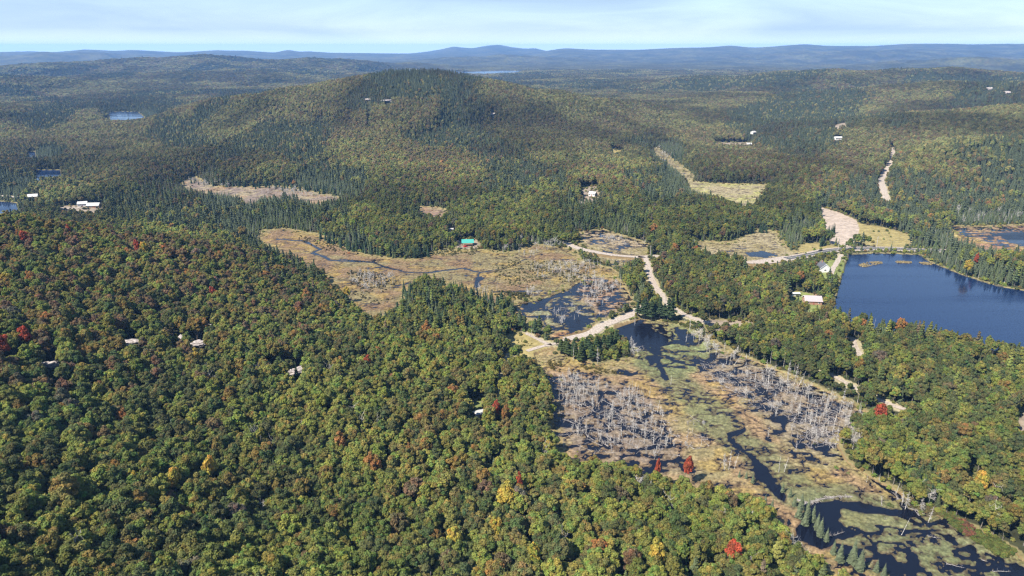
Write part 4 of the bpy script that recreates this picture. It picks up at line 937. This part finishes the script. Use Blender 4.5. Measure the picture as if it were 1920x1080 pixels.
# ------------------------------------------------------------------ rock outcrops
def rock(x, y, z, wd, hh, label):
    v, f = ico(4); d = fbm(v[:, 0]*2.2+x, v[:, 1]*2.2+v[:, 2]*1.7+y, 7, 4); e = vnoise(v[:, 0]*5+x, v[:, 2]*5+v[:, 1]*4, 3)
    s = 0.45+0.9*d+0.30*np.floor(e*4)/4
    p = v*s[:, None]*(wd*.5, wd*.28, hh*.62); p[:, 2] = np.round(p[:, 2]/(hh*.16))*(hh*.16)*.45+p[:, 2]*.55
    o = mk('rock_outcrop', p, f, M_ROCK); o.location = (x, y, z+hh*.28); o.rotation_euler = (0, 0, -math.atan2(x, y)+.3*rng.normal()); return tag(o, label, 'rock', 'pale granite outcrops among the woods')
RLAB = ['brightest white ledge on the left hill, left of the split one', 'small pinkish ledge touching the left end of the split white outcrop', 'broad white face of the split outcrop on the left hill', 'small grey ledge low on the left hill near its left edge', 'grey rock right under the broad white face',
 'pink rubbly ledge on the left hill\'s lower right flank', 'small pinkish rock up the slope above the split outcrop', 'tiny white rock above the brightest white ledge', 'pale cliff high on the central hill', 'small pale ledge left of the cliff on the central hill', 'pale ledge right of the central hill\'s summit',
 'left of two grey cliffs near the right edge on the far ridge', 'right of two grey cliffs near the right edge on the far ridge', 'white boulder ledge on the wooded neck below the big lake', 'small white boulder on the wooded neck below the big lake, above the larger ledge']
for i, (x, y, z, wd, hh) in enumerate(RP): rock(x, y, gz(x, y), wd, hh, RLAB[i])
# ------------------------------------------------------------------ buildings
def pm(name, c, r=.7): return mat(name, r, c)[0]
W_WHITE = pm('white siding', (.5, .5, .49)); W_TAN = noisy('wood siding', (.20, .13, .08), (.28, .19, .12), 2.0); W_BRICK = noisy('red brick', (.22, .12, .08), (.32, .19, .13), 6.0)
C_TEAL = pm('teal metal roof', (.04, .24, .21), .6); C_DARK = noisy('dark shingles', (.05, .055, .07), (.09, .095, .11), 3.0); C_BROWN = noisy('mauve grey shingles', (.24, .20, .21), (.33, .29, .30), 3.0); C_WHITE = pm('pale metal roof', (.36, .355, .35), .7)
M_GLASS = pm('window glass', (.02, .025, .035), .12); M_TRIM = pm('white trim', (.78, .78, .77)); M_DOOR = pm('door', (.25, .08, .06))
def box(cx, cy, cz, sx, sy, sz):
    v = [(cx+a*sx/2, cy+b*sy/2, cz+c*sz/2) for a in (-1, 1) for b in (-1, 1) for c in (-1, 1)]
    return v, [(0, 1, 3, 2), (4, 6, 7, 5), (0, 4, 5, 1), (2, 3, 7, 6), (0, 2, 6, 4), (1, 5, 7, 3)]
def part(name, boxes, m, parent):
    V = []; Fc = []
    for b in boxes:
        v, f = b; o = len(V); V += v; Fc += [tuple(i+o for i in q) for q in f]
    return mk(name, V, Fc, m, parent)
def house(x, y, z, rz, L0, Wd, hw, hr, wall, roofm, label, chim=False, porch=False, cat='house', wins=3):
    e = empty('house' if cat == 'house' else 'shed', (x, y, z), rz); tag(e, label, cat)
    l, d = L0/2, Wd/2
    v = [(-l, -d, -1.5), (l, -d, -1.5), (l, d, -1.5), (-l, d, -1.5), (-l, -d, hw), (l, -d, hw), (l, d, hw), (-l, d, hw), (-l, 0, hw+hr), (l, 0, hw+hr)]
    mk('wall', v, [(0, 1, 5, 4), (1, 2, 6, 9, 5), (2, 3, 7, 6), (3, 0, 4, 8, 7)], wall, e)
    o = .55; k = hr/d; zo = hw-o*k
    vr = [(-l-o, -d-o, zo+.08), (l+o, -d-o, zo+.08), (l+o, 0, hw+hr+.08), (-l-o, 0, hw+hr+.08), (l+o, d+o, zo+.08), (-l-o, d+o, zo+.08)]
    vr2 = [(a, b, c+.16) for a, b, c in vr]; r = mk('roof', vr+vr2, [(0, 3, 2, 1), (3, 5, 4, 2), (6, 7, 8, 9), (9, 8, 10, 11), (0, 1, 7, 6), (5, 11, 10, 4), (1, 2, 8, 7), (2, 4, 10, 8), (0, 6, 9, 3), (3, 9, 11, 5)], roofm, e)
    if chim: part('chimney', [box(l*.4, d*.25, hw+hr, .8, .8, 1.9)], W_BRICK, r)
    for s in (-1, 1):      # verge boards
        q = [(s*(l+o+.03), -d-o, zo-.1), (s*(l+o+.03), 0, hw+hr-.1), (s*(l+o+.03), d+o, zo-.1), (s*(l+o+.03), -d-o, zo+.25), (s*(l+o+.03), 0, hw+hr+.25), (s*(l+o+.03), d+o, zo+.25)]
        mk('gable_trim', q, [(0, 1, 4, 3), (1, 2, 5, 4)], M_TRIM, r)
    for i in range(wins):
        wx = -l+L0*(i+.5)/wins
        for s in (-1, 1):
            if i == wins//2 and s == -1: part('door', [box(wx, s*(d+.04), 1.05, 1.0, .1, 2.1)], M_DOOR, e)
            else:
                wn = part('window', [box(wx, s*(d+.03), hw*.58, 1.5, .08, 1.3)], M_TRIM, e); part('pane', [box(wx, s*(d+.06), hw*.58, 1.25, .08, 1.05)], M_GLASS, wn)
    for s in (-1, 1):
        wn = part('window', [box(s*(l+.03), 0, hw*.6, .08, 2.2, 1.5)], M_TRIM, e); part('pane', [box(s*(l+.06), 0, hw*.6, .08, 1.9, 1.2)], M_GLASS, wn)
    if porch:
        part('porch', [box(0, -d-1.6, .15, L0*.8, 3.0, .3), box(-L0*.36, -d-2.9, 1.3, .2, .2, 2.3), box(L0*.36, -d-2.9, 1.3, .2, .2, 2.3), box(0, -d-1.6, 2.5, L0*.84, 3.2, .12)], W_TAN, e)
    return e
S = SITES
def H_(k, dz=0): x, y, z = S[k]; return x, y, gz(x, y)+dz
house(*H_('teal'), .08, 12, 8.5, 3.2, 2.6, W_TAN, C_TEAL, 'house with a bright teal metal roof at the wood edge beyond the long meadow', porch=True)
house(*H_('white'), 1.45, 12, 9, 4.2, 4.2, W_WHITE, C_DARK, 'white gabled house with a dark steep roof near the paved road by the big lake', chim=True)
house(*H_('brick'), -.12, 13, 10, 3.0, 3.0, W_BRICK, C_BROWN, 'brick house with a mauve-grey roof and white trim in the woods before the big lake', chim=True)
house(*H_('trailer'), .05, 7, 2.8, 2.4, .5, W_WHITE, C_WHITE, 'long low white shed left of the brick house', cat='shed', wins=2)
house(*H_('west a'), .3, 11, 8, 3.5, 2.4, W_WHITE, C_WHITE, 'left of the two white-roofed buildings behind the left hill', wins=3)
house(*H_('west b'), .1, 15, 9, 3.5, 2.8, W_TAN, C_WHITE, 'right and larger of the two white-roofed buildings behind the left hill', wins=4)
house(*H_('cabin'), .5, 5, 4, 2.4, .8, W_WHITE, C_WHITE, 'little white cabin half hidden in the clearing inside the broadleaf woods', cat='shed', wins=1)
house(*H_('white cabin'), -.5, 9, 7, 3.5, 2.4, W_WHITE, C_WHITE, 'small white house alone on the lower slope of the central hill')
house(*H_('shed'), .4, 4, 3, 2.8, .8, W_WHITE, C_WHITE, 'tiny white shed in the trees above the teal-roofed house', cat='shed', wins=1)
house(*H_('east'), .2, 10, 8, 3.2, 2.6, W_WHITE, C_TEAL, 'teal roof peeking through trees at the right edge beyond the big lake')
house(*H_('bridge house'), .3, 12, 9, 3.4, 2.8, W_TAN, C_WHITE, 'dark house with a pale roof by the road at the far left')
house(*H_('far a'), .6, 11, 8, 4, 2.5, W_WHITE, C_WHITE, 'white house far off in the valley, above the gravel patch')
house(*H_('far b'), .1, 15, 9, 4, 2.4, W_WHITE, C_WHITE, 'pale building on the gravel lot far off on the right slope')
house(*H_('far c'), .1, 13, 8, 3.5, 2.4, W_TAN, C_WHITE, 'grey-roofed building on the valley gravel patch behind the small wooded hill')
# ------------------------------------------------------------------ utility poles
M_POLE = pm('grey pole wood', (.34, .31, .29), .8); M_INS = pm('insulator', (.5, .5, .5), .4)
for (u, v, lb, ang) in ((1571, 471, 'wooden utility pole on the far verge of the paved road, left of the lake', .2), (1643, 465, 'wooden utility pole behind the paved road at the head of the lake', .1), (1219, 483, 'wooden utility pole with a crossarm at the gravel road junction', .2), (1300, 470, 'wooden utility pole in the shrubs right of the gravel junction', .1)):
    x, y = at(u, v); z = gz(x, y); e = empty('utility_pole', (x, y, z), ang); tag(e, lb, 'utility pole')
    v_, f_, _ = stick((0, 0, -1), (0, 0, 11.5), .26, .17, 8); mk('pole', v_, f_, M_POLE, e)
    c = part('crossarm', [box(0, .2, 10.6, 2.6, .14, .16)], M_POLE, e)
    for s in (-1.15, 0, 1.15): v_, f_, _ = stick((s, .2, 10.68), (s, .2, 10.95), .07, .05, 6); mk('insulator', v_, f_, M_INS, c)
# ------------------------------------------------------------------ cars
def car(x, y, z, rz, paint, label):
    e = empty('parked_car', (x, y, z), rz); tag(e, label, 'car')
    pf = [(-2.2, .45), (-2.25, .85), (-1.3, .98), (-.75, 1.45), (.85, 1.48), (1.6, 1.0), (2.2, .9), (2.25, .45)]
    v = [(a, s*.88, b) for s in (-1, 1) for a, b in pf]; n_ = len(pf); mk('body', v, [tuple(range(n_))[::-1], tuple(range(n_, 2*n_))]+[(i, (i+1) % n_, n_+(i+1) % n_, n_+i) for i in range(n_)], paint, e)
    part('windshield', [box(1.26, 0, 1.24, .05, 1.5, .42)], M_GLASS, e); part('side_window', [box(0, .885, 1.2, 1.5, .03, .34)], M_GLASS, e); part('side_window', [box(0, -.885, 1.2, 1.5, .03, .34)], M_GLASS, e)
    for a in (-1.4, 1.4):
        for s in (-1, 1): v_, f_, _ = stick((a, s*.7, .34), (a, s*.92, .34), .34, .34, 12); mk('wheel', v_, list(map(tuple, f_))+[tuple(range(12))[::-1], tuple(range(12, 24))], M_ASPH, e)
x, y = at(1538, 473.2); car(x, y, gz(x, y)+.15, .35, pm('black paint', (.02, .02, .022), .3), 'dark car parked on the gravel shoulder of the paved road')
x, y, z = S['teal']; car(x-2, y-9.5, gz(x-2, y-9.5)+.05, .2, pm('red paint', (.35, .03, .03), .35), 'red car parked in front of the teal-roofed house')
x, y, z = S['teal']; car(x-13, y-2, gz(x-13, y-2)+.05, .9, pm('white paint', (.75, .75, .75), .35), 'white vehicle on the gravel drive left of the teal-roofed house')
# ------------------------------------------------------------------ reed islands in the big lake
for q, lb in (([(1608,497),(1625,492),(1652,490.5),(1656,494),(1640,497),(1620,502)], 'larger brown reed island near the head of the big lake'), ([(1668,490.5),(1690,490),(1712,492),(1706,494),(1675,493)], 'thin strip of brown reeds right of the larger reed island'), ([(1722,492),(1750,493),(1748,497),(1730,496)], 'short reed tuft strip by the right shore at the lake\'s head')):
    pl = P(q); c = np.array(pl).mean(0); m_ = 260; pp = np.array(inpoly(pl, m_)); prt = []
    for (a, b) in pp: prt.append(stick((a-c[0]+.0, b-c[1], -.2), (a-c[0]+.5*rng.normal(), b-c[1]+.5*rng.normal(), .5+.7*rng.random()), .55, .12, 5))
    me = meshparts('reed_island', prt, noisy('brown reeds', (.11, .085, .04), (.2, .16, .08), .8)); o = bpy.data.objects.new('reed_island', me); link(o); o.location = (c[0], c[1], 0); tag(o, lb, 'reed island')
# ------------------------------------------------------------------ beaver dam and bushes
pl = np.array([at(*q) for q in ((1495, 938), (1512, 946), (1535, 938), (1560, 933), (1600, 932))]); prt = []
for i in range(len(pl)-1):
    for q in range(46):
        t = rng.random(); c = pl[i]*(1-t)+pl[i+1]*t; a = rng.normal()*.9+math.atan2(*(pl[i+1]-pl[i])[::-1]); ln = .6+rng.random()*1.4
        prt.append(stick((c[0]-math.cos(a)*ln, c[1]-math.sin(a)*ln, .1+.5*rng.random()), (c[0]+math.cos(a)*ln, c[1]+math.sin(a)*ln, .1+.6*rng.random()), .09, .05, 4))
dm = bpy.data.objects.new('beaver_dam', meshparts('beaver_dam', prt, M_LOG)); link(dm); tag(dm, 'low curved dam of pale sticks holding back the dark lower pond', 'dam')
def bushes():
    X, Y, Z_, S_, T_ = [], [], [], [], []
    def add(x, y, z, s, t): X.append(x); Y.append(y); Z_.append(z); S_.append(s); T_.append(t)
    # along every wood edge
    r_ = np.sqrt(rng.random(160000))*1500+150; a_ = R(-42)+rng.random(160000)*R(84); x = r_*np.sin(a_); y = r_*np.cos(a_)
    d1 = near(DALL, x, y); d2 = near(DROAD, x, y); wt = near(WET, x, y)
    k = (wt == 0) & (d2 > 1.2) & (((d1 > .5) & (d1 < 9)) | (d2 < 7)) & (rng.random(len(x)) < .75)
    k |= (wt == 1) & (near(DREG, x, y) > -13) & (d2 > 1) & (rng.random(len(x)) < .16)
    k |= np.isin(wt, (3, 5, 6)) & (d2 > 1) & (rng.random(len(x)) < np.where(wt == 3, .05, .2))
    zz = sample(H, x[k], y[k])
    tt_ = tints(x[k], y[k], int(k.sum()))*1.15
    for i, (a, b, c) in enumerate(zip(x[k], y[k], zz)): add(a, b, c-.6, .16+.2*rng.random(), tt_[i])
    # shrubs in the meadows
    for q, m, s, t in (([(920,490),(1000,485),(1110,495),(1150,508),(1080,530),(980,542),(930,530)], 900, .12, (.115, .11, .048)), ([(560,440),(650,466),(700,476),(650,480),(560,455)], 160, .14, (.1, .085, .04)), ([(800,465),(900,460),(960,470),(880,480),(800,480)], 260, .14, (.12, .12, .05)), ([(650,505),(745,515),(740,560),(700,575),(655,550)], 260, .15, (.1, .09, .05)),
        ([(920,545),(985,548),(1000,565),(930,560)], 120, .16, (.09, .09, .035)), ([(1780,960),(1840,990),(1910,1040),(1880,1050),(1800,1000),(1760,965)], 260, .17, (.11, .13, .035)), ([(1690,935),(1770,950),(1820,980),(1770,975),(1700,950)], 180, .15, (.13, .115, .05)), ([(1800,975),(1830,990),(1825,1010),(1800,1000)], 60, .2, (.17, .085, .05)),
        ([(1090,528),(1180,528),(1190,570),(1130,590)], 150, .13, (.12, .09, .05)), ([(1010,670),(1120,690),(1180,700),(1120,705),(1040,700)], 130, .13, (.13, .11, .04)), ([(1205,596),(1290,608),(1320,625),(1260,606)], 120, .16, (.1, .11, .035)), ([(955,632),(985,630),(1008,645),(990,660)], 80, .12, (.12, .12, .035))):
        for (a, b) in inpoly(P(q), m): add(a, b, -.35, s*(.6+.8*rng.random()), np.array(t)*(.7+.6*rng.random()))
    X, Y, Z_, S_ = map(np.array, (X, Y, Z_, S_)); n_ = len(X)
    # crowns start above the ground: sink them so that the foliage rests on it
    scatter('bushes', np.stack([X, Y, Z_-S_*4.4], -1), np.stack([0*X, 0*X, rng.random(n_)*6.28], -1), np.stack([S_*1.25, S_*1.25, S_], -1), np.array(T_), rng.integers(0, len(protos[0]), n_), [(p_[0],) for p_ in protos[0]], 'low bushes crowding the wood edges, roadsides and bog margins', 'bushes')
    print('BUSHES', n_)
bushes()
# ------------------------------------------------------------------ haze
def haze():
    bm = bmesh.new(); bmesh.ops.create_cube(bm, size=1)
    for v in bm.verts: v.co = Vector((v.co.x*60000, 10000+v.co.y*26000, (v.co.z+.5)*293-5))
    me = bpy.data.meshes.new('haze'); bm.to_mesh(me); bm.free()
    m = bpy.data.materials.new('haze air'); m.use_nodes = True; t = m.node_tree; t.nodes.clear(); o_ = t.nodes.new('ShaderNodeOutputMaterial'); v = t.nodes.new('ShaderNodeVolumePrincipled')
    v.inputs['Color'].default_value = (0.24, 0.50, 1.0, 1); v.inputs['Density'].default_value = HAZE; v.inputs['Anisotropy'].default_value = 0.0
    t.links.new(v.outputs[0], o_.inputs['Volume']); me.materials.append(m); o = bpy.data.objects.new('haze', me); link(o); tag(o, kind='stuff')
HAZE = 4.4e-5
haze()
